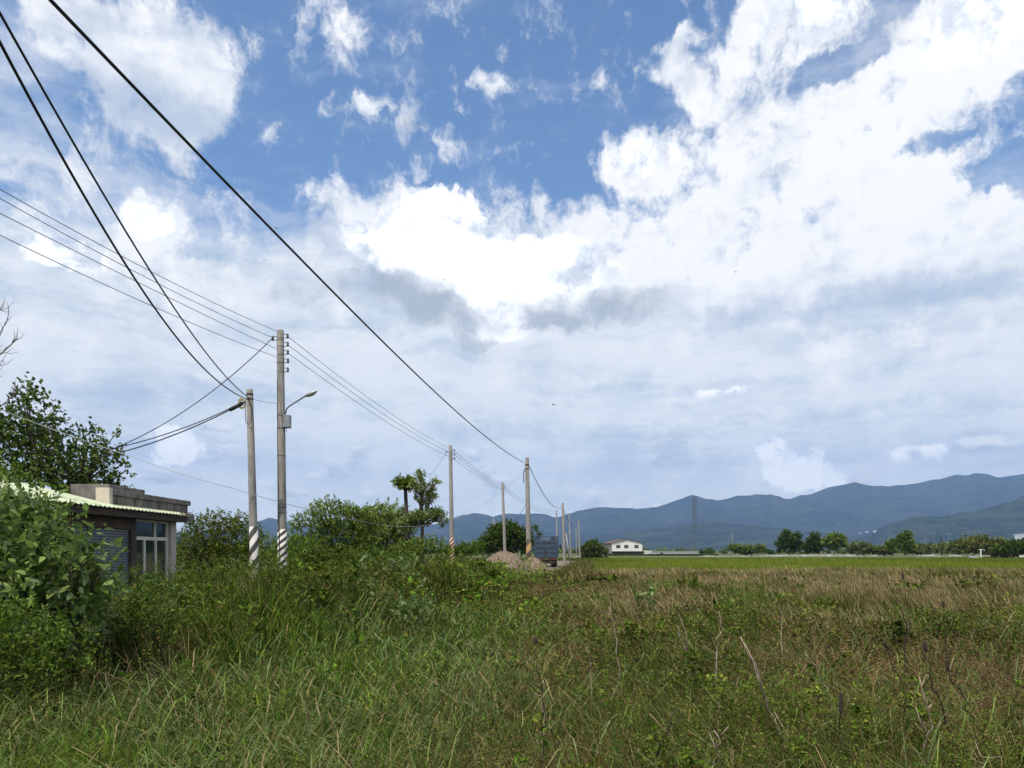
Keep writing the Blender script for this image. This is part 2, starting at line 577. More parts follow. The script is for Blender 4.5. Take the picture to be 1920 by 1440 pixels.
def build_range(name, prof, Yc, front, back, mat, seed, spur=0.35, nx=420, ny=46):
    px = np.array([p[0] for p in prof], float)
    py = np.array([p[1] for p in prof], float)
    q = np.linspace(px[0], px[-1], nx)
    crest = (HOR - np.interp(q, px, py)) / F * Yc + CAMZ
    crest = crest + (fbm(q * 0.06, q * 0 + seed, seed=seed, oct=4) - 0.5) * 0.055 * crest.max()
    v = np.concatenate([np.linspace(-1, 0, ny), np.linspace(0, 1, 8)[1:]])
    Vv, Q = np.meshgrid(v, q, indexing='ij')
    Yg = Yc + np.where(Vv < 0, Vv * front, Vv * back)
    Xg = (Q - CX) / F * Yc * (1 + 0.0 * Vv)
    edge = sstep(Q, px[0], px[0] + 60) * (1 - sstep(Q, px[-1] - 60, px[-1]))
    base = np.interp(Q.ravel(), q, crest).reshape(Q.shape)
    fall = np.clip(1 - np.abs(Vv), 0, 1)
    n = fbm(Xg / 620.0, Yg / 900.0, seed=seed, oct=5, gain=0.55)
    rid = 1 - np.abs(2 * n - 1) * 2.2
    n2 = fbm(Xg / 260.0, Yg / 420.0, seed=seed + 5, oct=4)
    prof_ = fall ** 1.25
    H = base * prof_ * (1 + spur * (rid - 0.6) * np.sin(np.pi * fall) + 0.25 * (n2 - 0.5) * np.sin(np.pi * fall))
    H = np.minimum(H, base * (0.15 + 0.85 * fall ** 0.8))
    H = H * edge - 0.35
    V = np.stack([Xg, Yg, H], -1).reshape(-1, 3)
    ny_, nx_ = Q.shape
    i = np.arange(nx_ * (ny_ - 1)).reshape(ny_ - 1, nx_)[:, :-1].ravel()
    f = np.stack([i, i + 1, i + 1 + nx_, i + nx_], 1)
    o = link(name, mesh_np(name, V, [f], mats=[mat], smooth=True))
    tag(o, kind='structure')


def build_track():
    ys = np.concatenate([np.arange(38, 120, 1.5), np.arange(120, 300, 8.0)])
    us = np.linspace(-1, 1, 9)
    V = [(float(track_x(y)) + u * (1.75 + 0.3 * float(vnoise(y * .4, u * 2, seed=4) - .5)), y, 0.015 + 0.02 * math.exp(-(u * 3) ** 2)) for y in ys for u in us]
    n = len(us)
    i = np.arange(n * (len(ys) - 1)).reshape(-1, n)[:, :-1].ravel()
    m = material('dirt_track', (0.20, 0.155, 0.11), (0.12, 0.105, 0.06), 1.1, .95, bump=.6, bscale=9)
    o = link('dirt_track', mesh_np('dirt_track', V, [np.stack([i, i + 1, i + 1 + n, i + n], 1)], mats=[m], smooth=True))
    tag(o, kind='structure')


build_ground()
build_track()
_hm = hill_material('forest_far', (0.012, 0.022, 0.013), (0.046, 0.054, 0.032), 420)
_hm2 = hill_material('forest_near', (0.018, 0.030, 0.013), (0.052, 0.068, 0.032), 260)
build_range('mountains', [(-900, 1000), (-300, 985), (100, 1000), (300, 1003), (420, 992), (470, 985), (505, 970), (560, 986), (640, 984), (700, 988), (760, 983), (820, 982), (850, 970), (880, 965), (900, 961), (925, 970), (945, 963), (990, 962), (1012, 960), (1040, 970), (1070, 961), (1100, 954), (1130, 950), (1160, 951), (1200, 956), (1240, 950), (1275, 937), (1300, 927), (1320, 936), (1340, 937), (1400, 929), (1440, 927), (1480, 935), (1500, 931), (1530, 922), (1560, 914), (1610, 904), (1640, 911), (1700, 911), (1740, 903), (1790, 892), (1830, 887), (1870, 895), (1920, 890), (2050, 880), (2300, 905), (2700, 900), (3000, 960)], 9200, 3300, 1500, _hm, 11)
build_range('low_hills', [(980, 1030), (1060, 1015), (1150, 1003), (1230, 990), (1300, 981), (1350, 979), (1420, 985), (1500, 996), (1570, 1001), (1660, 1008), (1760, 1014), (1900, 1020)], 6100, 1900, 900, _hm2, 23, 0.25)
build_range('foothill', [(1600, 1030), (1640, 1004), (1665, 985), (1690, 973), (1720, 966), (1760, 968), (1800, 962), (1850, 955), (1880, 945), (1920, 931), (2000, 915), (2150, 900), (2400, 925), (2700, 990)], 4700, 1700, 900, _hm2, 37, 0.3)


def build_haze():
    mb = MB().box(-12600, 12600, -1700, 11900, -1.0, 1450)
    m = bpy.data.materials.new('thin_haze')
    m.use_nodes = True
    t = m.node_tree
    t.nodes.clear()
    out = t.nodes.new('ShaderNodeOutputMaterial')
    v = t.nodes.new('ShaderNodeVolumePrincipled')
    v.inputs['Color'].default_value = (0.36, 0.59, 1.0, 1)
    v.inputs['Density'].default_value = HAZE
    v.inputs['Anisotropy'].default_value = 0.0
    t.links.new(v.outputs[0], out.inputs['Volume'])
    m.cycles.homogeneous_volume = True
    o = mb.build('haze', m)
    tag(o, kind='stuff')


HAZE = 7.0e-5
build_haze()

# ------------------------------------------------------------------ vegetation generators
def unit(v):
    return v / np.maximum(np.linalg.norm(v, axis=-1, keepdims=True), 1e-9)


def leaf_mesh(name, P, D, U, L, Wd, col, mat, fold=0.18, big=False, droop=0.25):
    """leaves: P base, D direction, U rough upward normal, L length, Wd width"""
    n = len(P)
    D = unit(D)
    S = unit(np.cross(D, U))
    Nn = np.cross(S, D)
    L = np.broadcast_to(L, n)[:, None]
    Wd = np.broadcast_to(Wd, n)[:, None] * 0.5
    if not big:
        v = np.stack([P, P + D * L * 0.45 + S * Wd + Nn * Wd * fold * 2, P + D * L, P + D * L * 0.45 - S * Wd + Nn * Wd * fold * 2], 1)
        i = np.arange(n)[:, None] * 4
        f = [np.concatenate([i + [0, 1, 2], i + [0, 2, 3]])]
        k = 4
    else:
        def mid(t):
            q = P + D * L * t
            q = q - Nn * L * droop * t * t
            return q
        pts = [mid(0), mid(.28), mid(.66), mid(1.0)]
        r1, l1 = pts[1] + S * Wd + Nn * Wd * fold, pts[1] - S * Wd + Nn * Wd * fold
        r2, l2 = pts[2] + S * Wd * .72 + Nn * Wd * fold, pts[2] - S * Wd * .72 + Nn * Wd * fold
        v = np.stack(pts + [r1, l1, r2, l2], 1)
        i = np.arange(n)[:, None] * 8
        f = [np.concatenate([i + [0, 4, 1], i + [0, 1, 5], i + [2, 6, 3], i + [2, 3, 7]]), np.concatenate([i + [1, 4, 6, 2], i + [1, 2, 7, 5]])]
        k = 8
    return mesh_np(name, v.reshape(-1, 3), f, np.repeat(col, k, 0), [mat], smooth=big)


def blade_arrays(P, H, lean, Wd, rng, curl=1.0):
    """grass blades: P roots, H heights, lean horizontal offset of the tip (n,2)"""
    n = len(P)
    th = rng.uniform(0, np.pi, n)
    S = np.stack([np.cos(th), np.sin(th), np.zeros(n)], 1) * (Wd * 0.5)[:, None]
    Lv = np.concatenate([lean, np.zeros((n, 1))], 1)
    ll = np.linalg.norm(lean, axis=1)
    Zv = np.zeros((n, 3))
    out = []
    for t, w in ((0, 0.8), (0.4, 1.0), (0.75, 0.7)):
        Zv[:, 2] = H * t - curl * 0.5 * ll * t ** 3
        c = P + Zv + Lv * t ** 1.8
        out += [c - S * w, c + S * w]
    Zv[:, 2] = H - curl * 0.62 * ll
    out.append(P + Zv + Lv)
    v = np.stack(out, 1).reshape(-1, 3)
    i = np.arange(n)[:, None] * 7
    return v, [np.concatenate([i + [0, 1, 3, 2], i + [2, 3, 5, 4]]), i + [4, 5, 6]]


def pal(rng, n, cols, jit=0.18):
    """n colours drawn between the given ones with a little jitter in value"""
    cols = np.asarray(cols, float)
    k = rng.integers(0, len(cols), n)
    j = rng.integers(0, len(cols), n)
    f = rng.uniform(0, 1, n)[:, None]
    return np.clip((cols[k] * f + cols[j] * (1 - f)) * (1 + rng.normal(0, jit, (n, 1))), 0.004, 0.9)


GREEN = [(0.034, 0.076, 0.009), (0.062, 0.118, 0.013), (0.110, 0.170, 0.024), (0.042, 0.092, 0.016)]
OLIVE = [(0.11, 0.115, 0.028), (0.14, 0.135, 0.038), (0.085, 0.095, 0.024)]
BROWN = [(0.21, 0.130, 0.065), (0.14, 0.082, 0.045), (0.27, 0.19, 0.105), (0.11, 0.055, 0.032), (0.145, 0.08, 0.045)]
STRAW = [(0.34, 0.26, 0.13), (0.26, 0.21, 0.10), (0.22, 0.18, 0.09)]
M_GRASS = leaf_material('grass_blade', 0.22, 0.6, spec=0.03)
M_WEED = leaf_material('weed_leaf', 0.16, 0.7, spec=0.03)
M_LEAF = leaf_material('tree_leaf', 0.30, 0.55, spec=0.08)
M_PALE = leaf_material('pale_backed_leaf', 0.24, 0.6, spec=0.12, under=(0.17, 0.23, 0.10))
M_BARK = material('bark', (0.13, 0.105, 0.08), (0.07, 0.055, 0.04), 14, 0.9, bump=0.5, bscale=60, streak=(1, 1, 0.25))
M_TWIG = material('dead_wood', (0.48, 0.39, 0.29), (0.26, 0.19, 0.13), 22, 0.85)
M_DARKTWIG = material('dark_dead_stem', (0.028, 0.020, 0.016), (0.055, 0.038, 0.030), 40, 0.9)


def wedge(rng, n, y0, y1, power, x0=None, x1=None, margin=0.76):
    """n ground points in view between depths y0 and y1; density per area falls as 1/Y**power"""
    # pdf(Y) ~ Y * Y**-power
    e = 2 - power
    u = rng.uniform(0, 1, n)
    Y = y0 * (y1 / y0) ** u if abs(e) < 1e-6 else (y0 ** e + u * (y1 ** e - y0 ** e)) ** (1 / e)
    X = rng.uniform(-margin, margin, n) * Y + rng.uniform(-0.4, 0.4, n)
    return X, Y


def zone(x, y):
    """masks over the ground: long green grass, fine weeds, dryness 0..1, height"""
    b, d, s = bank(x, y)
    wob = (fbm(x * 0.28, y * 0.28, seed=41, oct=4) - 0.5) * 5.0
    edge = x + 0.6 - 0.04 * y + wob * 0.55                       # right of this line the fine brown weeds take over
    right = sstep(edge, -1.3, 1.3) * (1 - 0.85 * sstep(b, 0.12, 0.5))
    dry = sstep(fbm(x * 0.55, y * 0.34, seed=55, oct=4), 0.40, 0.60)
    # greener belt in the middle distance on the right
    belt = sstep(y, 9.0, 11.5) * (1 - sstep(y, 16, 19)) * sstep(x, 3.0, 7.0)
    dry = dry * (1 - 0.75 * belt)
    left = sstep(-d, 0.8, 2.5)
    return b, d, s, right, dry, left


def build_grass():
    rng = R(7)
    n = 480000
    X, Y = wedge(rng, n, 3.4, 46, 2.05)
    b, d, s, right, dry, left = zone(X, Y)
    tuft = fbm(X * 1.3, Y * 1.3, seed=9, oct=3)
    keep = rng.uniform(0, 1, n) < (1 - 0.78 * right) * sstep(tuft, 0.30, 0.55) * (1 - sstep(Y, 36, 46) * sstep(X, 1, 4))
    soil = ((X + 4.2) / 0.55) ** 2 + ((Y - 8.9) / 1.1) ** 2     # worn bare patch beside the shrub
    keep &= (soil > 0.75) | (rng.uniform(0, 1, n) < 0.10)
    keep &= ~((X > 0.105 * Y - 1.0) & (Y > 40))
    X, Y, b, d, right, dry, left, tuft = [a[keep] for a in (X, Y, b, d, right, dry, left, tuft)]
    n = len(X)
    clump = fbm(X * 0.7, Y * 0.7, seed=77, oct=3)
    H = 0.26 + 0.24 * clump + 0.40 * sstep(b, 0.15, 0.7) + 0.26 * left * sstep(Y, 8.5, 11)
    small = fbm(X * 2.6, Y * 2.0, seed=83, oct=3)
    H *= rng.uniform(0.35, 1.15, n) * (0.45 + 1.05 * sstep(small, 0.25, 0.75))
    H *= 1 - 0.55 * np.exp(-(((X + 4.1) / 0.8) ** 2 + ((Y - 7.7) / 1.0) ** 2))
    H *= np.where((Y < 6.5), 0.85, 1.0)
    wd = np.where(rng.uniform(0, 1, n) < 0.25, 0.010, 0.0055) * np.maximum(Y / 5.2, 0.8)
    lean = np.stack([rng.normal(-0.42, 0.42, n), rng.normal(-0.05, 0.40, n)], 1) * H[:, None]
    P = np.stack([X, Y, gz(X, Y) - 0.02], 1)
    v, f = blade_arrays(P, H, lean, wd, rng)
    straw = rng.uniform(0, 1, n) < 0.07 + 0.26 * dry * (1 - sstep(b, 0.1, 0.5)) * (1 - sstep(Y, 7, 10) * (1 - right)) + 0.15 * right
    col = np.array([0.96, 0.92, 0.88]) * np.where(straw[:, None], pal(rng, n, STRAW + BROWN[:1], .3), pal(rng, n, GREEN + OLIVE[:1], .34))
    hue = fbm(X * 0.4, Y * 0.4, seed=91, oct=3)[:, None]
    gh = _hash(np.floor(X / 0.22 + 3 * vnoise(X * 2, Y * 2, seed=2)), np.floor(Y / 0.26), np.zeros(n), 21)
    col = col * (0.6 + 0.75 * gh)[:, None]
    lush = sstep(Y, 7.5, 10) * (1 - right)
    col = col * (0.62 + 0.85 * sstep(hue, 0.28, 0.72)) * (1 - 0.22 * lush)[:, None] * [1, 1, 0.8]
    # long arching blades in loose tussocks
    m = 4000
    tx, ty = wedge(rng, m, 3.5, 17, 1.5)
    k = 9
    ang = rng.uniform(0, 2 * np.pi, m * k)
    tx, ty = np.repeat(tx, k) + rng.normal(0, .06, m * k), np.repeat(ty, k) + rng.normal(0, .06, m * k)
    b2, d2, s2, r2, dr2, l2 = zone(tx, ty)
    kp = rng.uniform(0, 1, m * k) < 1 - 0.72 * r2
    kp &= ((tx + 4.2) / 0.7) ** 2 + ((ty - 8.6) / 1.6) ** 2 > 1
    tx, ty, ang, b2 = tx[kp], ty[kp], ang[kp], b2[kp]
    m = len(tx)
    H2 = rng.uniform(0.40, 0.80, m) + 0.25 * sstep(b2, 0.15, 0.7)
    ln2 = np.stack([np.cos(ang) - .45, np.sin(ang)], 1) * (H2 * rng.uniform(0.40, 1.10, m))[:, None]
    v2, f2 = blade_arrays(np.stack([tx, ty, gz(tx, ty) - .02], 1), H2, ln2, rng.uniform(0.006, 0.012, m) * np.maximum(ty / 5.5, .9), rng, 1.1)
    st = rng.uniform(0, 1, m) < 0.16 * (1 - sstep(ty, 7, 10) * .7)
    c2 = np.where(st[:, None], pal(rng, m, STRAW + BROWN[2:3]), pal(rng, m, [(0.10, 0.155, 0.03), (0.16, 0.215, 0.05), (0.15, 0.19, 0.085), (0.05, 0.10, 0.02)], .25))
    # rough growth along the track and between the far poles
    m = 30000
    ty = rng.uniform(0, 1, m) ** 1.5 * 110 + 38
    tx = rng.uniform(-0.30, 0.16, m) * ty
    td = np.abs(tx - track_x(ty))
    kp = (td > 1.2) & ((tx < 0.112 * ty + 1.0)) & (rng.uniform(0, 1, m) < 0.35 + sstep(td, 1.2, 3.0))
    tx, ty, td = tx[kp], ty[kp], td[kp]
    m = len(tx)
    H3 = rng.uniform(0.15, 0.55, m) * (0.5 + 0.8 * sstep(td, 1.2, 4))
    v3, f3 = blade_arrays(np.stack([tx, ty, gz(tx, ty) - .02], 1), H3, rng.normal(-.1, .2, (m, 2)), 0.035 * np.maximum(ty / 45, 1) * rng.uniform(.6, 1.4, m), rng, .5)
    g3 = rng.uniform(0, 1, m) < 0.35
    c3 = np.where(g3[:, None], pal(rng, m, BROWN + STRAW), pal(rng, m, GREEN + OLIVE))
    o1, o2 = len(v), len(v) + len(v2)
    f = f + [q + o1 for q in f2] + [q + o2 for q in f3]
    v = np.concatenate([v, v2, v3])
    col = np.concatenate([col, c2, c3])
    o = link('grass', mesh_np('grass', v, f, np.repeat(col, 7, 0), [M_GRASS]))
    tag(o, kind='stuff')


def build_weeds():
    rng = R(17)
    n = 1050000
    X, Y = wedge(rng, n, 3.4, 40, 2.0)
    b, d, s, right, dry, left = zone(X, Y)
    tuft = fbm(X * 1.6, Y * 1.6, seed=19, oct=3)
    p = 0.10 + 0.90 * right + 0.75 * sstep(b, 0.15, 0.6)
    keep = rng.uniform(0, 1, n) < np.clip(p, 0, 1) * sstep(tuft, 0.26, 0.52)
    soil = ((X + 4.2) / 0.55) ** 2 + ((Y - 8.9) / 1.1) ** 2
    keep &= soil > 0.8
    keep &= ~((X > 0.105 * Y - 1.0) & (Y > 38))
    X, Y, b, d, right, dry, left, tuft = [a[keep] for a in (X, Y, b, d, right, dry, left, tuft)]
    n = len(X)
    # plants: leaves gather round stems
    q = 0.032                                                      # plant spacing grows with distance
    iy = np.floor(np.log(Y) / q)
    yc = np.exp((iy + 0.5) * q)
    cell = yc * q
    ix = np.floor(X / cell)
    jx = (_hash(ix, iy, np.zeros(n), 5) - 0.5) * 0.7
    jy = (_hash(ix, iy, np.zeros(n), 6) - 0.5) * 0.7
    cx, cy = (ix + 0.5 + jx) * cell, yc + jy * cell
    ph = 0.16 + 0.50 * _hash(ix, iy, np.zeros(n), 8) * (0.5 + fbm(cx * 0.5, cy * 0.5, seed=23, oct=3)) + 0.32 * sstep(b, 0.15, 0.7)
    t = rng.uniform(0.05, 1, n) ** 0.7
    sp = (1.15 - 0.7 * t) * cell * 0.8
    x = cx + rng.normal(0, 1, n) * sp * 0.55 - 0.25 * ph * t
    y = cy + rng.normal(0, 1, n) * sp * 0.55
    z = gz(x, y) + ph * t
    P = np.stack([x, y, z], 1)
    D = rng.normal(0, 1, (n, 3)) * [1, 1, 0.6] + [-0.25, 0, 0.35]
    U = rng.normal(0, 0.55, (n, 3)) + [0, 0, 1]
    k = np.maximum(Y / 5.2, 0.8)
    L = rng.uniform(0.012, 0.030, n) * k
    hc = _hash(ix, iy, np.zeros(n), 12)
    hv = _hash(ix, iy, np.zeros(n), 13)
    isdry = rng.uniform(0, 1, n) < np.clip(0.16 + 0.56 * dry * right + 0.08 * right, 0, 1)
    broad = (hc < 0.07) & ~isdry
    L = np.where(isdry, L * 0.9, np.where(broad, L * 1.9, L))
    wd = L * np.where(isdry, 0.28, np.where(broad, 0.6, rng.uniform(0.26, 0.5, n)))
    green = 0.9 * pal(rng, n, GREEN + OLIVE, .3)
    hue = fbm(X * 0.5, Y * 0.5, seed=31, oct=3)[:, None]
    green = green * [1, 1, 0.8] * (0.6 + 0.85 * sstep(hue, 0.28, 0.72)) * (0.55 + 0.9 * hv)[:, None]
    green = np.where(broad[:, None], green * [1.1, 1.15, 1.0], green)
    col = np.where(isdry[:, None], 0.9 * pal(rng, n, BROWN, .3) * (0.5 + 0.9 * hv)[:, None], green)
    o = link('field_weeds', leaf_mesh('field_weeds', P, D, U, L, wd, col, M_WEED))
    tag(o, kind='stuff')
    # stems and seed stalks of the same weeds
    n = 130000
    X, Y = wedge(rng, n, 3.4, 36, 2.0)
    b, d, s, right, dry, left = zone(X, Y)
    keep = rng.uniform(0, 1, n) < np.clip(0.12 + right + 0.3 * b, 0, 1)
    keep &= ~((X > 0.105 * Y - 1.0) & (Y > 38))
    X, Y, b, dry, right = [a[keep] for a in (X, Y, b, dry, right)]
    n = len(X)
    H = (0.22 + 0.36 * fbm(X * 0.5, Y * 0.5, seed=23, oct=3) + 0.28 * sstep(b, 0.15, 0.7)) * rng.uniform(0.5, 1.35, n)
    lean = np.stack([rng.normal(-0.30, 0.35, n), rng.normal(0, 0.30, n)], 1) * H[:, None]
    P = np.stack([X, Y, gz(X, Y) - 0.02], 1)
    v, f = blade_arrays(P, H, lean, 0.0042 * np.maximum(Y / 5.2, 0.8), rng, 0.4)
    isdry = rng.uniform(0, 1, n) < 0.35 + 0.55 * dry
    col = np.where(isdry[:, None], pal(rng, n, BROWN + STRAW), pal(rng, n, OLIVE + GREEN))
    o = link('weed_stems', mesh_np('weed_stems', v, f, np.repeat(col, 7, 0), [M_WEED]))
    tag(o, kind='stuff')


def build_dry_grass():
    rng = R(27)
    n = 110000
    Y = rng.uniform(0, 1, n) ** 1.3 * 35 + 13.0
    X = rng.uniform(0.02, 0.80, n) * Y
    m = fbm(X * 0.25, Y * 0.35, seed=61, oct=3)
    lim = 0.13 * Y + (m - 0.5) * 9
    near = 18.5 + (fbm(X * 0.35, Y * 0.3, seed=63, oct=4) - 0.5) * 16 + rng.normal(0, 1.2, n)
    keep = (X > lim) & (Y > near) & (rng.uniform(0, 1, n) < 0.3 + sstep(m, 0.3, 0.6))
    keep &= bank(X, Y)[0] < 0.15
    X, Y = X[keep], Y[keep]
    n = len(X)
    H = (0.62 + 0.30 * fbm(X * 0.4, Y * 0.4, seed=65, oct=3)) * rng.uniform(0.6, 1.12, n)
    lean = np.stack([rng.normal(-0.34, 0.20, n), rng.normal(0, 0.18, n)], 1) * H[:, None]
    P = np.stack([X, Y, gz(X, Y) - 0.02], 1)
    v, f = blade_arrays(P, H, lean, rng.uniform(0.010, 0.024, n) * np.maximum(Y / 20, 0.9), rng, 0.5)
    g = rng.uniform(0, 1, n) < 0.18 + 0.6 * sstep(fbm(X * .45, Y * .45, seed=67, oct=3), .48, .68)
    col = np.where(g[:, None], pal(rng, n, OLIVE), pal(rng, n, [(0.38, 0.30, 0.15), (0.30, 0.23, 0.115), (0.24, 0.165, 0.085), (0.46, 0.38, 0.21)]))
    o = link('dry_grass', mesh_np('dry_grass', v, f, np.repeat(col, 7, 0), [M_WEED]))
    tag(o, kind='stuff')


def build_rice():
    rng = R(37)
    n = 150000
    u = rng.uniform(0, 1, n)
    Y = 47 * (124 / 47) ** u
    X = rng.uniform(0.100, 0.80, n) * Y
    X = np.round(X / 0.28) * 0.28 + rng.normal(0, 0.05, n)
    keep = (X > 0.108 * Y + 0.3 + (fbm(Y * 0.3, Y * 0, seed=3) - 0.5) * 1.5) & (Y > 49 + 4 * (fbm(X * 0.2, X * 0, seed=5) - 0.5))
    X, Y = X[keep], Y[keep]
    n = len(X)
    H = (0.60 + 0.16 * fbm(X * 0.12, Y * 0.12, seed=71, oct=3)) * rng.uniform(0.75, 1.08, n)
    lean = np.stack([rng.normal(-0.16, 0.2, n), rng.normal(0, 0.2, n)], 1) * H[:, None]
    P = np.stack([X, Y, gz(X, Y) - 0.02], 1)
    v, f = blade_arrays(P, H, lean, 0.022 * np.maximum(Y / 45, 1) * rng.uniform(0.7, 1.3, n), rng, 0.7)
    col = pal(rng, n, [(0.12, 0.175, 0.018), (0.18, 0.22, 0.026), (0.09, 0.145, 0.016), (0.22, 0.225, 0.04)], 0.16)
    col *= (0.58 + 1.0 * fbm(X * 0.09, Y * 0.03, seed=73, oct=4))[:, None]
    o = link('rice_crop', mesh_np('rice_crop', v, f, np.repeat(col, 7, 0), [M_GRASS]))
    tag(o, kind='stuff')
    # low weedy bund behind the rice, and the far fields' rough growth
    n = 26000
    X = rng.uniform(8, 130, n)
    Y = rng.uniform(126, 133, n)
    P = np.stack([X, Y, np.zeros(n)], 1)
    H = rng.uniform(0.2, 0.62, n)
    v, f = blade_arrays(P, H, rng.normal(0, 0.15, (n, 2)), rng.uniform(0.08, 0.2, n), rng, 0.3)
    o = link('bund_weeds', mesh_np('bund_weeds', v, f, np.repeat(pal(rng, n, GREEN + OLIVE), 7, 0), [M_GRASS]))
    tag(o, kind='stuff')


build_grass()
build_weeds()
build_dry_grass()
build_rice()


# ------------------------------------------------------------------ shrubs and trees
WIND = np.array([-0.25, 0.0, 0.0])


def crown_points(rng, lobes, nspr, per, spr_len, upw=0.5, shell=0.5):
    """sprigs on the lobes of a crown, leaves along each sprig; returns base points, directions and sprig ids"""
    lob = np.array(lobes, float)
    w = (lob[:, 3] * lob[:, 4] + lob[:, 4] * lob[:, 5] + lob[:, 3] * lob[:, 5])
    k = rng.choice(len(lob), nspr, p=w / w.sum())
    u = unit(rng.normal(0, 1, (nspr, 3)))
    s = rng.uniform(shell ** 2, 1, nspr) ** 0.5
    c = lob[k, :3] + u * lob[k, 3:6] * s[:, None]
    d = unit(u * 0.9 + [0, 0, upw] + WIND + rng.normal(0, 0.45, (nspr, 3)))
    ln = spr_len * rng.uniform(0.5, 1.3, nspr)
    t = rng.uniform(0, 1, (nspr, per))
    P = c[:, None, :] + d[:, None, :] * (t * ln[:, None])[..., None] + rng.normal(0, 0.06 * spr_len, (nspr, per, 3))
    D = d[:, None, :] * 0.5 + rng.normal(0, 0.75, (nspr, per, 3))
    return P.reshape(-1, 3), D.reshape(-1, 3), np.repeat(np.arange(nspr), per), np.repeat(u[:, 2], per)


def limb_paths(rng, base, lobes, r0, wig=0.12):
    """bent limbs from the trunk's head to each lobe"""
    mb = MB()
    for L in lobes:
        c = Vector(L[:3])
        a = Vector(base)
        q = [a.lerp(c, t) + Vector((rng.normal(0, wig), rng.normal(0, wig), rng.normal(0, wig * .5))) * (math.sin(math.pi * t)) for t in (0, .35, .7, 1.0)]
        mb.tube(q, [r0 * .6, r0 * .45, r0 * .28, r0 * .1], 6)
        for k in range(3):
            e = c + Vector((rng.normal(0, 1) * L[3], rng.normal(0, 1) * L[4], abs(rng.normal(0, 1)) * L[5])) * 0.55
            mb.tube([q[2], q[2].lerp(e, .5) + Vector((0, 0, .05)), e], [r0 * .25, r0 * .16, r0 * .05], 5)
    return mb


def plant(name, label, cat, base, lobes, cols, nspr, per, spr_len, leaf, wid, seed, mat=None, trunk_r=0.12, fork=0.5, group=None, upw=0.5, shell=0.5, big=False, jit=0.16, barkm=None, trunk_top=None, trunk=True, flat=1.0):
    """a tree or shrub: trunk with limbs, and a crown of leaves; lobes are in world space"""
    rng = R(seed)
    bx, by = base
    bz = float(gz(bx, by))
    root = thing(name, label, cat, (bx, by, bz), 0, group)
    off = np.array([bx, by, bz])
    lob = [(l[0] - bx, l[1] - by, l[2] - bz, l[3], l[4], l[5]) for l in lobes]
    P, D, sid, uz = crown_points(rng, lob, nspr, per, spr_len, upw, shell)
    n = len(P)
    P[:, 2] = np.maximum(P[:, 2], 0.03)
    U = rng.normal(0, 0.5, (n, 3)) + [0, 0, 1.0 * flat] + np.array([0.0, 0.0, 0.0])
    L = leaf * rng.uniform(0.6, 1.25, n)
    cl = fbm(P[:, 0] * 1.1 / max(spr_len, .2), P[:, 1] * 1.1 / max(spr_len, .2), P[:, 2] * 1.1 / max(spr_len, .2), seed=seed, oct=2)
    col = pal(rng, n, cols, jit) * (0.62 + 0.76 * cl)[:, None]
    sc = R(seed + 1).uniform(0.8, 1.2, nspr)
    col = col * sc[sid][:, None]
    link('crown' if 'tree' in name else 'foliage', leaf_mesh(name + '_leaves', P, D, U, L, L * wid, col, mat or M_LEAF, big=big), root)
    if trunk:
        top = Vector(trunk_top) - Vector(off) if trunk_top else Vector((np.mean([l[0] for l in lob]) * 0.6, np.mean([l[1] for l in lob]) * 0.6, max(l[2] for l in lob) * fork))
        mb = limb_paths(rng, top, lob, trunk_r)
        mid = Vector((top.x * .4 + rng.normal(0, .04), top.y * .4, top.z * .5))
        mb.tube([(0, 0, -0.1), (0, 0, 0.05), mid, top], [trunk_r * 1.5, trunk_r * 1.15, trunk_r * .9, trunk_r * .65], 9)
        mb.build('trunk' if 'tree' in name else 'stem', barkm or M_BARK, root, smooth=True)
    return root


def lobes_px(rows, Y):
    """(px, py, rx, ry, depth offset, depth radius) -> world ellipsoids"""
    out = []
    for r in rows:
        px, py, rx, ry = r[:4]
        dy = r[4] if len(r) > 4 else 0.0
        y = Y + dy
        c = W(px, py, y)
        rd = r[5] if len(r) > 5 else max(rx, ry) / F * y * 0.9
        out.append((c.x, c.y, c.z, rx / F * y, rd, ry / F * y))
    return out


G_DARK = [(0.032, 0.060, 0.012), (0.052, 0.09, 0.016), (0.09, 0.135, 0.026)]
G_MID = [(0.065, 0.115, 0.016), (0.105, 0.165, 0.024), (0.16, 0.215, 0.035)]
G_LITE = [(0.13, 0.19, 0.03), (0.20, 0.255, 0.045), (0.26, 0.30, 0.07)]
G_RED = [(0.085, 0.115, 0.02), (0.135, 0.145, 0.028), (0.19, 0.135, 0.032), (0.06, 0.085, 0.016)]


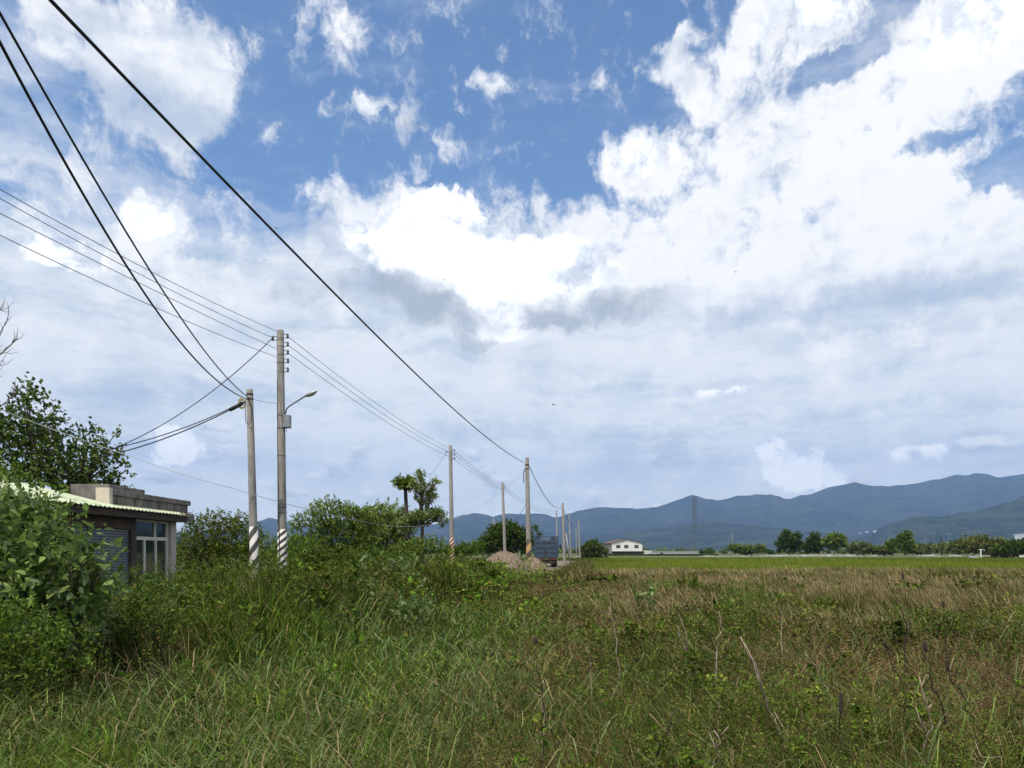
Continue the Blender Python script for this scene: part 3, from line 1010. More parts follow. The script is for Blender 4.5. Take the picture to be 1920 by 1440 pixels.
def build_plants():
    # left foreground: broad pale-backed leaves
    plant('broadleaf_shrub', 'large shrub with broad pale-backed leaves at the left edge in front of the house', 'shrub', (-4.9, 7.9),
          lobes_px([(30, 995, 58, 54), (85, 1035, 56, 56), (20, 1080, 75, 90), (105, 1110, 70, 80), (135, 1060, 32, 46, -.3), (60, 1190, 80, 80), (150, 1160, 46, 66), (70, 978, 28, 26, .2), (150, 1010, 16, 24), (190, 1075, 22, 22, -.2), (185, 1120, 30, 40)], 7.8),
          [(0.055, 0.115, 0.016), (0.10, 0.17, 0.026), (0.14, 0.21, 0.04), (0.035, 0.075, 0.014), (0.20, 0.25, 0.08)], 680, 6, 0.32, 0.10, 0.56, 101, M_PALE, 0.03, 0.4, big=True, shell=0.25, flat=0.5)
    plant('broadleaf_shrub', 'tall weedy shrub with twining light green tips behind the broad-leaved shrub at the far left', 'shrub', (-6.2, 9.2),
          lobes_px([(2, 928, 46, 46), (62, 988, 44, 44), (20, 1000, 70, 60), (-60, 980, 80, 90), (90, 1040, 60, 60)], 9.0),
          G_MID + G_LITE[:1], 600, 9, 0.32, 0.07, 0.42, 102, M_LEAF, 0.025, 0.4)
    plant('leafy_herb', 'light green leafy herb clump at the foot of the broad-leaved shrub at the left edge', 'weed', (-4.55, 6.7),
          lobes_px([(20, 1195, 55, 60), (75, 1215, 50, 50), (130, 1215, 42, 45), (40, 1260, 70, 40), (-40, 1210, 60, 70)], 6.7),
          G_MID + G_LITE[:1] + G_DARK[1:], 420, 9, 0.18, 0.055, 0.42, 103, M_LEAF, 0.010, 0.3)
    plant('leafy_herb', 'dark green leafy weeds between the broad-leaved shrub and the bare soil patch', 'weed', (-4.6, 8.9),
          lobes_px([(225, 1150, 55, 70), (275, 1190, 55, 55), (310, 1150, 60, 55), (235, 1215, 45, 35)], 8.9),
          G_DARK + G_MID, 520, 8, 0.17, 0.06, 0.4, 104, M_LEAF, 0.010, 0.3)
    # tree behind the house
    tl = [(50, 800, 62, 55), (20, 850, 75, 65), (85, 850, 55, 50), (55, 755, 26, 30), (130, 880, 55, 50), (175, 880, 48, 42), (165, 832, 24, 26), (208, 838, 18, 26), (222, 882, 24, 18), (60, 920, 90, 45), (160, 915, 60, 30), (-50, 840, 80, 80)]
    plant('leafy_tree', 'round-leaved green tree behind the metal-roofed house at the far left', 'tree', (-14.6, 24.6),
          lobes_px(tl, 24.4), [(0.05, 0.09, 0.018), (0.09, 0.14, 0.03), (0.17, 0.22, 0.06), (0.036, 0.06, 0.014)], 1250, 9, 0.45, 0.14, 0.75, 105, M_LEAF, 0.16, 0.35, upw=0.7, shell=0.35)
    # dead tree outside the left edge whose twigs reach in
    rng = R(106)
    b = W(-95, 1033, 17)
    root = thing('bare_tree', 'leafless dead tree whose thin grey twigs reach in at the left edge', 'tree', (b.x, b.y, float(gz(b.x, b.y))))
    mb = MB()
    top = W(-80, 700, 17) - root.location
    mb.tube([(0, 0, -.1), (0.1, 0, 2.4), top], [.13, .09, .05], 8)
    for (a, e, sub) in (((-75, 715), (20, 590), 4), ((-78, 690), (36, 632), 5), ((-80, 760), (10, 665), 3), ((-80, 810), (28, 735), 4), ((-78, 650), (12, 560), 3)):
        p0, p1 = W(*a, 17) - root.location, W(*e, 17) - root.location
        pts = [p0.lerp(p1, t) + Vector((0, rng.normal(0, .05), -0.16 * math.sin(math.pi * t))) for t in (0, .3, .6, .85, 1)]
        mb.tube(pts, [.03, .022, .014, .008, .004], 5)
        for k in range(sub * 3):
            t = rng.uniform(.3, .95)
            s = p0.lerp(p1, t) + Vector((0, 0, -0.16 * math.sin(math.pi * t)))
            q = s + Vector((rng.uniform(.05, .35), rng.normal(0, .15), rng.uniform(-.1, .4)))
            mb.tube([s, s.lerp(q, .5) + Vector((.03, 0, -.04)), q], [.009, .006, .003], 4)
    mb.build('trunk', material('bare_wood', (0.16, 0.13, 0.11), (0.09, 0.075, 0.065), 20), root, smooth=True)
    # bushes along the road behind the poles
    plant('roadside_bush', 'dense reddish-green bush to the right of the house behind the short pole', 'bush', (-11.2, 29.5),
          lobes_px([(395, 1008, 62, 36), (370, 1035, 62, 38), (430, 1010, 58, 34), (462, 1030, 42, 42), (405, 980, 34, 16), (345, 1045, 27, 28), (455, 986, 27, 16), (420, 1052, 75, 34), (372, 988, 22, 16)], 29.5),
          G_RED + G_MID + G_LITE[:1], 1400, 9, 0.34, 0.13, 0.42, 107, M_LEAF, 0.07, 0.3, shell=0.4)
    plant('roadside_bush', 'long low mixed bush filling the gap between the lamp pole and the blossom tree', 'bush', (-9.0, 36.0),
          lobes_px([(560, 1045, 50, 20), (620, 1052, 60, 18), (690, 1050, 50, 18), (740, 1052, 50, 14), (590, 1030, 30, 18)], 36), G_MID + G_LITE[:1] + G_RED[:1], 900, 9, 0.34, 0.14, 0.42, 119, M_LEAF, 0.05, 0.3)
    plant('roadside_bush', 'low yellow-green bush between the two striped poles', 'bush', (-10.5, 34.5),
          lobes_px([(495, 1035, 40, 26), (530, 1040, 40, 26), (560, 1035, 40, 28), (510, 1055, 60, 20)], 34.5),
          G_LITE[:2] + G_MID, 700, 9, 0.36, 0.14, 0.4, 108, M_LEAF, 0.05, 0.3)
    plant('roadside_tree', 'bushy green tree just right of the street lamp pole', 'tree', (-9.3, 37.5),
          lobes_px([(620, 975, 58, 30), (585, 1000, 42, 36), (655, 985, 45, 32), (640, 1015, 60, 36), (575, 1035, 45, 25), (690, 1005, 36, 32), (620, 955, 30, 14), (680, 972, 28, 14), (625, 1045, 80, 22)], 37.5),
          G_MID + G_DARK[1:] + G_LITE, 1700, 9, 0.42, 0.17, 0.42, 109, M_LEAF, 0.13, 0.35, shell=0.4)
    plant('blossom_tree', 'flat-topped tree with pale yellow-green leaf clusters left of the bare dark trunk', 'tree', (-7.6, 43.5),
          lobes_px([(720, 968, 42, 18), (700, 990, 30, 22), (740, 985, 34, 20), (725, 1005, 45, 20), (690, 1015, 26, 20), (760, 1000, 22, 18)], 43.5),
          G_LITE + [(0.34, 0.38, 0.17), (0.07, 0.12, 0.02)], 900, 10, 0.42, 0.20, 0.42, 110, M_LEAF, 0.12, 0.4, shell=0.5, upw=0.8)
    plant('topped_tree', 'slim tree with a straight dark bare trunk and small umbrella crown', 'tree', (-5.75, 41.5),
          lobes_px([(760, 908, 17, 8), (750, 905, 10, 7), (772, 908, 11, 7), (761, 900, 10, 5)], 41.5),
          G_MID + G_LITE[:2], 150, 10, 0.18, 0.22, 0.36, 111, M_LEAF, 0.15, 0.9, upw=0.4, barkm=M_DARKTWIG, trunk_top=W(760, 914, 41.5))
    plant('tiered_tree', 'tiered tree with pale cream leaves in its tall top tuft and a wide lower crown', 'tree', (-5.0, 40.5),
          lobes_px([(796, 918, 17, 10), (785, 898, 8, 8), (790, 890, 6, 5), (814, 906, 9, 5), (776, 912, 7, 6), (808, 932, 9, 7), (786, 934, 8, 5), (800, 943, 6, 4), (796, 968, 30, 8), (768, 978, 20, 8), (820, 964, 16, 7), (830, 978, 7, 8), (762, 990, 12, 7)], 40.5),
          [(0.12, 0.18, 0.04), (0.24, 0.29, 0.10), (0.38, 0.40, 0.20), (0.07, 0.12, 0.02)], 600, 9, 0.20, 0.19, 0.36, 112, M_LEAF, 0.14, 0.6, upw=0.55, trunk_top=W(792, 985, 40.5))
    plant('roadside_bush', 'small pale-flowered bush in front of the tiered tree', 'bush', (-5.1, 39.3),
          lobes_px([(790, 1030, 30, 14), (815, 1025, 22, 14), (760, 1035, 30, 14), (835, 1035, 16, 10)], 39.3),
          G_LITE + G_MID, 420, 9, 0.3, 0.14, 0.45, 113, M_LEAF, 0.04, 0.3)
    plant('roadside_bush', 'dark bush under the flat-topped tree beside the dark trunk', 'bush', (-7.4, 46.5),
          lobes_px([(730, 1025, 45, 18), (690, 1035, 40, 16), (770, 1030, 25, 16)], 46.5), G_DARK, 500, 9, 0.34, 0.18, 0.42, 114, M_LEAF, 0.05, 0.3)
    plant('roadside_bush', 'grey-green bushes between the red striped pole and the soil heap', 'bush', (-3.9, 63),
          lobes_px([(870, 1033, 22, 9), (890, 1028, 16, 10), (850, 1036, 16, 8)], 63), G_MID, 260, 8, 0.4, 0.26, 0.42, 115, M_LEAF, 0.05, 0.3)
    plant('roadside_tree', 'dark dense tree behind the soil heap and the leaning pole', 'tree', (-1.0, 93),
          lobes_px([(945, 1003, 28, 18), (925, 1020, 28, 14), (968, 1010, 24, 18), (950, 988, 9, 8), (985, 1022, 16, 12), (1004, 1000, 8, 8), (905, 1028, 16, 8), (965, 995, 10, 8)], 93),
          G_DARK + G_RED[:1], 900, 9, 0.7, 0.42, 0.5, 116, M_LEAF, 0.25, 0.3)
    plant('roadside_bush', 'round dark bush beside the white farmhouse', 'bush', (20.5, 185),
          lobes_px([(1112, 1032, 20, 13), (1100, 1036, 14, 10), (1126, 1036, 14, 9), (1112, 1024, 10, 7)], 185), G_DARK + G_RED[:2], 420, 8, 0.9, 0.7, 0.5, 117, M_LEAF, 0.2, 0.3)
    # trees along the far field edge, right; palest leaf colours have distance haze put in
    for i, (rows, Y, cols, lab, sd) in enumerate((
        ([(1480, 1015, 17, 14), (1468, 1022, 12, 10), (1492, 1020, 12, 12), (1476, 1002, 7, 6), (1494, 1008, 7, 6)], 240, G_DARK, 'dark tree with spiky top, the largest on the far field edge', 121),
        ([(1526, 1018, 11, 13), (1516, 1026, 9, 8), (1534, 1025, 9, 9), (1526, 1006, 5, 5)], 245, G_DARK, 'small dark tree between the spiky dark tree and the bright green one', 122),
        ([(1564, 1012, 18, 8), (1552, 1018, 10, 7), (1576, 1018, 10, 7), (1564, 1022, 10, 8)], 240, G_LITE + G_MID, 'bright green round-topped tree on the far field edge', 123),
        ([(1608, 1028, 20, 7), (1620, 1028, 12, 5)], 250, [(0.10, 0.14, 0.045), (0.15, 0.18, 0.06), (0.19, 0.21, 0.085)], 'low pale bush right of the bright green tree on the far field edge', 124),
        ([(1697, 1008, 11, 6), (1690, 1018, 14, 7), (1672, 1022, 10, 7), (1704, 1022, 10, 8), (1703, 1003, 7, 4)], 240, G_MID, 'open-crowned green tree standing above the hedge on the far field edge', 125),
        ([(1740, 1030, 30, 6), (1770, 1027, 26, 7), (1715, 1031, 20, 5)], 245, [(0.10, 0.14, 0.045), (0.15, 0.18, 0.06), (0.19, 0.21, 0.085)], 'long green hedge of bushes right of the open-crowned tree', 126),
        ([(1822, 1022, 26, 12), (1850, 1024, 24, 12), (1800, 1026, 20, 10), (1840, 1012, 12, 8), (1870, 1022, 14, 9)], 200, [(0.10, 0.14, 0.045), (0.15, 0.18, 0.06), (0.19, 0.21, 0.085)] + G_RED, 'tall mixed bushes left of the barn at the right edge', 127),
        ([(1900, 1028, 24, 12), (1880, 1034, 20, 8), (1925, 1026, 20, 12)], 180, G_DARK + G_RED[:2], 'dark bush in front of the barn at the right edge', 128),
        ([(1660, 1032, 22, 4), (1640, 1032, 14, 4)], 250, [(0.10, 0.14, 0.045), (0.15, 0.18, 0.06), (0.19, 0.21, 0.085)], 'low bush left of the open-crowned tree on the far field edge', 129),
        ([(1400, 1031, 18, 5), (1380, 1029, 12, 6), (1425, 1030, 10, 5)], 260, [(0.10, 0.14, 0.045), (0.15, 0.18, 0.06), (0.19, 0.21, 0.085)] + G_MID, 'small clump of bushes right of the lattice pylon', 130))):
        c = W(rows[0][0], 1033, Y)
        plant('field_tree' if i < 5 else 'field_bush', lab, 'tree' if i < 5 else 'bush', (c.x, c.y), lobes_px(rows, Y), cols, 330, 8, 0.9, 0.95, 0.5, sd, M_LEAF, 0.2, 0.35, shell=0.4)
    # far wood along the plain: one mass
    rng = R(140)
    n = 2600
    cx_, cy_ = [], []
    tx = rng.uniform(-250, 520, 700)
    ty = rng.uniform(380, 640, 700)
    th = rng.uniform(1.6, 4.2, 700) * (0.3 + 1.1 * vnoise(tx * .03, ty * .02, seed=8))
    P, D, C = [], [], []
    for x, y, h in zip(tx, ty, th):
        k = 60
        u = unit(rng.normal(0, 1, (k, 3)))
        P.append(np.array([x, y, h * .55]) + u * np.array([h * .75, h * .75, h * .45]) * rng.uniform(.4, 1, (k, 1)))
        C.append(np.repeat(pal(rng, 1, G_DARK + G_MID), k, 0) * rng.uniform(.7, 1.3, (k, 1)))
    P = np.concatenate(P)
    C = np.concatenate(C)
    n = len(P)
    o = link('distant_trees', leaf_mesh('distant_trees', P, rng.normal(0, 1, (n, 3)), rng.normal(0, .6, (n, 3)) + [0, 0, 1], rng.uniform(.9, 1.8, n), rng.uniform(.6, 1.1, n), C, M_LEAF))
    tag(o, kind='stuff')


build_plants()


def build_stalks():
    rng = R(150)

    def stalk(label, pts, Y, r, m, branches=(), head=None, name='dead_stalk', cat='dead stalk'):
        """pts from tip to base in photograph pixels at depth Y"""
        r *= 1.3
        w = [W(x, y, Y + 0.05 * i) for i, (x, y) in enumerate(pts)]
        b = w[-1].copy()
        g = float(gz(b.x, b.y))
        w.append(Vector((b.x + (w[-1].x - w[-2].x) * .25, b.y, g - 0.03)))
        root = thing(name, label, cat, (w[-1].x, w[-1].y, g))
        o = root.location
        q = []
        for i in range(len(w) - 1):
            for t in (0, .33, .66):
                q.append(w[i].lerp(w[i + 1], t) + Vector((rng.normal(0, r * 1.1), rng.normal(0, r * 1.1), 0)) - o)
        q.append(w[-1] - o)
        n = len(q)
        mb = MB().tube(q, [r * (0.25 + 0.55 * i / n) * rng.uniform(.8, 1.2) for i in range(n)], 6)
        for k in range(5):                                          # broken side twigs
            i = int(rng.integers(1, n - 2))
            e = q[i] + Vector((rng.normal(-.02, .05), rng.normal(0, .05), rng.uniform(.01, .09)))
            mb.tube([q[i], q[i].lerp(e, .5) + Vector((0, 0, -.008)), e], [r * .28, r * .2, r * .1], 4)
        for br in branches:
            bw = [W(x, y, Y) - o + Vector((0, .02 * i, 0)) for i, (x, y) in enumerate(br)]
            mb.tube(bw, [r * (0.2 + 0.3 * i / len(bw)) for i in range(len(bw))], 5)
        mb.build('stem', m, root, smooth=True)
        if head:
            h0, h1, hr = head
            a, c = W(*h0, Y) - o, W(*h1, Y) - o
            hb = MB().tube([a.lerp(c, t) for t in (0, .12, .3, .55, .8, 1)], [hr * k for k in (.15, .7, 1, 1, .8, .3)], 9)
            for k in range(60):
                p = a.lerp(c, rng.uniform(0.05, .95))
                d = Vector((rng.normal(0, 1), rng.normal(0, 1), rng.normal(.4, .5))).normalized()
                hb.tube([p + d * hr * .7, p + d * hr * 1.35], [hr * .18, hr * .05], 4)
            hb.build('seed_head', M_DARKTWIG, root)
    stalk('pale dead stalk with a kink at its top, in the weeds right of centre', [(1349, 1147), (1353, 1180), (1344, 1205), (1344, 1270), (1346, 1320)], 6.3, .010, M_TWIG)
    stalk('thin leaning pale twig left of the kinked stalk', [(1141, 1138), (1155, 1185), (1160, 1240), (1163, 1275)], 7.4, .007, M_TWIG)
    stalk('forked pale twig between the thin leaning twig and the kinked stalk', [(1269, 1172), (1280, 1205), (1295, 1240), (1298, 1262)], 7.2, .008, M_TWIG, [[(1273, 1152), (1288, 1190), (1293, 1230)]])
    stalk('thick split pale stalk leaning left in the lower right field', [(1384, 1195), (1408, 1240), (1432, 1300), (1446, 1345), (1478, 1400)], 5.4, .0115, M_TWIG, [[(1395, 1205), (1420, 1250), (1438, 1310)], [(1452, 1335), (1474, 1372), (1490, 1402)]])
    stalk('short pale broken stalk standing at the bottom edge of the picture', [(1352, 1370), (1346, 1400), (1343, 1440)], 4.7, .010, M_TWIG, [[(1366, 1362), (1354, 1380)]])
    stalk('bare dark twig rising above the green weeds in the right distance', [(1672, 1103), (1682, 1130), (1692, 1150), (1700, 1178)], 9.0, .010, M_DARKTWIG)
    stalk('tall dark stem with an upright dark seed head, nearest the bottom right', [(1735, 1225), (1740, 1255), (1752, 1290), (1768, 1330), (1795, 1385), (1815, 1430)], 5.0, .008, M_DARKTWIG, (), ((1734, 1202), (1736, 1224), .013))
    stalk('dark leaning stem with a brown seed head right of the tallest seed head', [(1778, 1262), (1797, 1290), (1815, 1330), (1840, 1375), (1858, 1415)], 5.2, .008, M_DARKTWIG, [[(1777, 1262), (1790, 1285)]], ((1775, 1236), (1779, 1262), .011))
    stalk('pale forked branch standing low among the seed head stems', [(1724, 1270), (1737, 1320), (1745, 1365), (1735, 1395), (1732, 1425)], 5.0, .010, M_TWIG, [[(1717, 1325), (1728, 1352), (1741, 1378)], [(1738, 1330), (1750, 1322)]])
    stalk('short black bulrush-like spike in the lower right weeds', [(1577, 1340), (1577, 1365)], 5.1, .007, M_DARKTWIG, (), ((1577, 1297), (1576, 1342), .014))
    stalk('long thin brown stem leaning left of the tallest seed head', [(1655, 1205), (1668, 1230), (1690, 1290), (1702, 1340), (1722, 1395)], 5.3, .007, M_DARKTWIG, [[(1655, 1215), (1664, 1222)]], ((1653, 1203), (1668, 1217), .011))
    stalk('small dark seed head on a red-brown stem in the middle of the field', [(1005, 1225), (1012, 1260), (1018, 1310), (1019, 1370), (1018, 1430)], 5.0, .006, M_DARKTWIG, (), ((1004, 1197), (1005, 1207), .014))
    stalk('dark leafless shoot leaning right near the bottom middle', [(1272, 1345), (1255, 1370), (1240, 1390), (1233, 1420)], 4.9, .008, M_DARKTWIG, [[(1262, 1330), (1258, 1365)]])
    stalk('thin dark twig beside the thick split stalk', [(1305, 1155), (1314, 1165), (1330, 1190), (1345, 1230)], 8.2, .006, M_DARKTWIG)
    stalk('thin pale twig leaning over the weeds right of the split stalk', [(1511, 1224), (1529, 1248), (1548, 1290), (1558, 1320)], 6.0, .007, M_TWIG)
    stalk('pale bent twig at the left of the brown weeds', [(1098, 1212), (1105, 1235), (1108, 1258)], 7.0, .006, M_TWIG)
    stalk('dark seed head standing in the far green weeds at right', [(1769, 1140), (1770, 1160), (1774, 1190)], 9.0, .006, M_DARKTWIG, (), ((1768, 1127), (1769, 1140), .016))
    stalk('dark stem with a small head in front of the dry reed band', [(1694, 1085), (1697, 1110), (1703, 1140)], 11.0, .007, M_DARKTWIG, (), ((1692, 1074), (1694, 1086), .016))
    stalk('small pale upright stalk at the left of the weeds', [(1018, 1275), (1019, 1305), (1018, 1340)], 5.6, .007, M_TWIG)
    stalk('grey twig crossing the weeds below the dry reed band', [(1443, 1103), (1457, 1130), (1465, 1152)], 9.6, .008, M_TWIG)
    stalk('short pale broken twig at the bottom right corner', [(1838, 1412), (1843, 1430), (1842, 1440)], 4.5, .008, M_TWIG)
    # broad-leaved weeds on the bank
    spots = [(715, 1075, 19.5, 'broad-leaved weed with pale turned leaves on top of the bank below the flat-topped tree', 46, 30),
             (760, 1078, 19.0, 'pale-leaved weed on the bank to the right of its broad-leaved neighbour', 28, 26),
             (780, 1140, 13.0, 'broad-leaved weed on the face of the bank', 30, 34),
             (690, 1115, 15.0, 'small pale weed on the bank left of the broad-leaved one', 30, 26),
             (1212, 1112, 15.0, 'bright pale-leaved weed standing in the brown weeds near the dry grass', 18, 18),
             (1395, 1125, 14.0, 'dark green bushy weed in front of the dry grass', 40, 26),
             (610, 1085, 18.0, 'dark leafy weed on the bank under the street lamp', 40, 24),
             (1090, 1130, 16.0, 'dark green leafy clump at the foot of the bank below the truck', 70, 36),
             (960, 1075, 30.0, 'light green feathery weed on the bank in front of the soil heap', 70, 22),
             (540, 1068, 20.0, 'leafy weed at the foot of the street lamp pole', 44, 20),
             (330, 1085, 13.0, 'tall leafy weeds in front of the house window', 60, 26),
             (440, 1075, 17.0, 'leafy weed clump at the foot of the short striped pole', 46, 20),
             (850, 1062, 33.0, 'tall grassy weed at the foot of the red striped pole', 40, 14)]
    for i, (px, py, Y, lab, rx, ry) in enumerate(spots):
        c = W(px, py, Y)
        k = Y / 14
        pale = 'pale' in lab or 'broad' in lab
        plant('broadleaf_weed' if pale else 'leafy_weed', lab, 'weed', (c.x, c.y), lobes_px([(px, py, rx, ry), (px - rx * .5, py + ry * .5, rx * .7, ry * .8), (px + rx * .5, py + ry * .5, rx * .7, ry * .8)], Y),
              (G_MID if not pale else [(0.06, 0.12, 0.02), (0.10, 0.16, 0.04), (0.20, 0.25, 0.11)]) if 'feathery' not in lab else G_LITE + G_MID, (16 if 'standing in' in lab else 40) if pale else 260, 6, 0.22 * k, 0.11 * max(k, .9) if pale else 0.06 * k, 0.5 if pale else 0.36, 160 + i, M_PALE if pale else M_LEAF, 0.012, 0.3, big=pale)


build_stalks()

# ------------------------------------------------------------------ materials of built things
M_CONC = material('pole_concrete', (0.35, 0.325, 0.285), (0.21, 0.195, 0.175), 7, 0.9, bump=0.25, bscale=70, streak=(1, 1, 0.22))
M_CONC2 = material('weathered_concrete', (0.25, 0.22, 0.195), (0.12, 0.105, 0.095), 3.5, 0.92, bump=0.3, bscale=40, streak=(1, 1, 0.45))
M_IRON = material('galvanised_iron', (0.20, 0.20, 0.20), (0.12, 0.11, 0.10), 12, 0.5, 0.6)
M_DARKIRON = material('dark_iron', (0.05, 0.048, 0.046), (0.09, 0.06, 0.045), 15, 0.6, 0.4)
M_PORC = material('brown_porcelain', (0.10, 0.075, 0.065), (0.16, 0.13, 0.12), 10, 0.3)
M_RUBBER = material('black_cable', (0.012, 0.012, 0.013), (0.02, 0.02, 0.02), 4, 0.55)
M_WIRE = material('grey_wire', (0.075, 0.08, 0.085), (0.05, 0.05, 0.055), 4, 0.55, 0.3)
M_PALEWIRE = material('pale_wire', (0.42, 0.43, 0.44), (0.33, 0.34, 0.35), 4, 0.5)
M_YELLOW = material('yellow_cable', (0.52, 0.38, 0.03), (0.42, 0.30, 0.03), 8, 0.5)
M_LAMP = material('lamp_housing', (0.42, 0.43, 0.43), (0.34, 0.35, 0.35), 6, 0.45, 0.2)
M_GLASSY = material('lamp_glass', (0.45, 0.47, 0.42), (0.36, 0.38, 0.33), 6, 0.25)
M_GREYBOX = material('grey_steel_box', (0.33, 0.35, 0.37), (0.26, 0.275, 0.29), 5, 0.5, 0.2)


def stripe_material(name, ca, cb, period, turns):
    """helical painted bands, worn"""
    m = bpy.data.materials.new(name)
    m.use_nodes = True
    t = m.node_tree
    N = NB(t)
    b = t.nodes['Principled BSDF']
    b.inputs['Roughness'].default_value = 0.75
    co = N.new('ShaderNodeTexCoord').outputs['Object']
    sp = N.new('ShaderNodeSeparateXYZ')
    t.links.new(co, sp.inputs[0])
    th = N.m('ARCTAN2', sp.outputs[0], N.m('MULTIPLY', sp.outputs[1], -1.0))
    n = N.noise(co, 9.0, 4, 0.6, dim='3D').outputs[0]
    ph = N.m('SUBTRACT', N.m('DIVIDE', sp.outputs[2], period), N.m('MULTIPLY', th, turns / (2 * math.pi)))
    ph = N.m('ADD', N.m('ADD', ph, 20.0), N.m('MULTIPLY', N.m('SUBTRACT', n, .5), 0.06))
    fr = N.m('FRACT', ph)
    s = N.smooth(N.m('ABSOLUTE', N.m('SUBTRACT', fr, 0.5)), 0.235, 0.262)
    col = N.mix(s, (*ca, 1), (*cb, 1))
    w = N.noise(N.vm('MULTIPLY', co, (1, 1, 0.4)), 16.0, 6, 0.7, dim='3D').outputs[0]
    col = N.mix(N.smooth(w, 0.60, 0.72, 0, 0.7), col, (0.24, 0.22, 0.19, 1))
    t.links.new(col, b.inputs['Base Color'])
    return m


# ------------------------------------------------------------------ poles
def pole(label, tx, ty, bx, Y, dtop, dbot, stripes=None, name='utility_pole', cat='utility pole', group=None, by=1040, racks=(), mat=None, steps=0):
    """concrete pole from its top pixel to where it meets the ground at depth Y (dtop, dbot diameters in metres)"""
    top, low = W(tx, ty, Y), W(bx, by, Y)
    k = (low.z - float(gz(low.x, Y))) / (top.z - low.z)
    foot = low + (low - top) * k
    root = thing(name, label, cat, foot, 0, group)
    ax = top - foot
    q = Vector((0, 0, 1)).rotation_difference(ax.normalized())
    root.rotation_mode = 'QUATERNION'
    root.rotation_quaternion = q
    H = ax.length
    r0, r1 = dbot / 2, dtop / 2
    rad = lambda z: r0 + (r1 - r0) * z / H
    mb = MB().lathe([(r0 * 1.01, -0.3), (r0, 0), (rad(H * .5), H * .5), (r1, H - .03), (r1 * .9, H)], 18)
    if steps:
        for i in range(steps):                                     # bolt holes up the face
            z = 2.9 + i * 0.42
            a = -1.75 + (i % 2) * 0.10
            c = Vector((math.cos(a) * rad(z), math.sin(a) * rad(z), z))
            mb.tube([c - Vector((math.cos(a), math.sin(a), 0)) * .01, c + Vector((math.cos(a), math.sin(a), 0)) * .012], .014, 6)
    sh = mb.build('shaft', mat or M_CONC, root, smooth=True)
    if stripes:
        m, ztop = stripes
        MB().lathe([(rad(0.05) + .004, 0.05), (rad(ztop * .5) + .004, ztop * .5), (rad(ztop) + .004, ztop)], 24).build('painted_band', m, root, smooth=True)
    for (z, side, ln) in racks:                                     # iron bracket with spool insulator
        z = H - z
        r = rad(z)
        s = side
        b = MB()
        b.box(min(s * (r - .02), s * (r + ln)), max(s * (r - .02), s * (r + ln)), -.018, .018, z + .055, z + .068)
        b.box(min(s * (r - .02), s * (r + ln)), max(s * (r - .02), s * (r + ln)), -.018, .018, z - .068, z - .055)
        b.tube([(s * (r + ln * .8), 0, z - .085), (s * (r + ln * .8), 0, z + .09)], .010, 6)
        b.lathe([(rad(z) + .006, z - .09), (rad(z) + .006, z - .075)], 14)
        br = b.build('bracket', M_DARKIRON, root)
        MB().lathe([(.022, -.05), (.042, -.045), (.042, -.02), (.026, 0), (.042, .02), (.042, .045), (.022, .05)], 10, (s * (r + ln * .8), 0, z)).build('insulator', M_PORC, br, smooth=True)
    return root, H, rad


def place_on(root, p):
    """local coordinates of a world point on a pole"""
    return root.rotation_quaternion.inverted() @ (Vector(p) - root.location)


M_ST1 = stripe_material('black_white_bands', (0.018, 0.014, 0.013), (0.60, 0.56, 0.51), 0.235, 3)
M_ST2 = stripe_material('wide_black_white_bands', (0.028, 0.026, 0.025), (0.57, 0.54, 0.49), 0.50, 2)
M_ST3 = stripe_material('red_white_bands', (0.035, 0.02, 0.018), (0.55, 0.33, 0.25), 0.28, 3)
M_ST4 = stripe_material('yellow_black_bands', (0.06, 0.045, 0.032), (0.34, 0.21, 0.07), 0.95, 1)


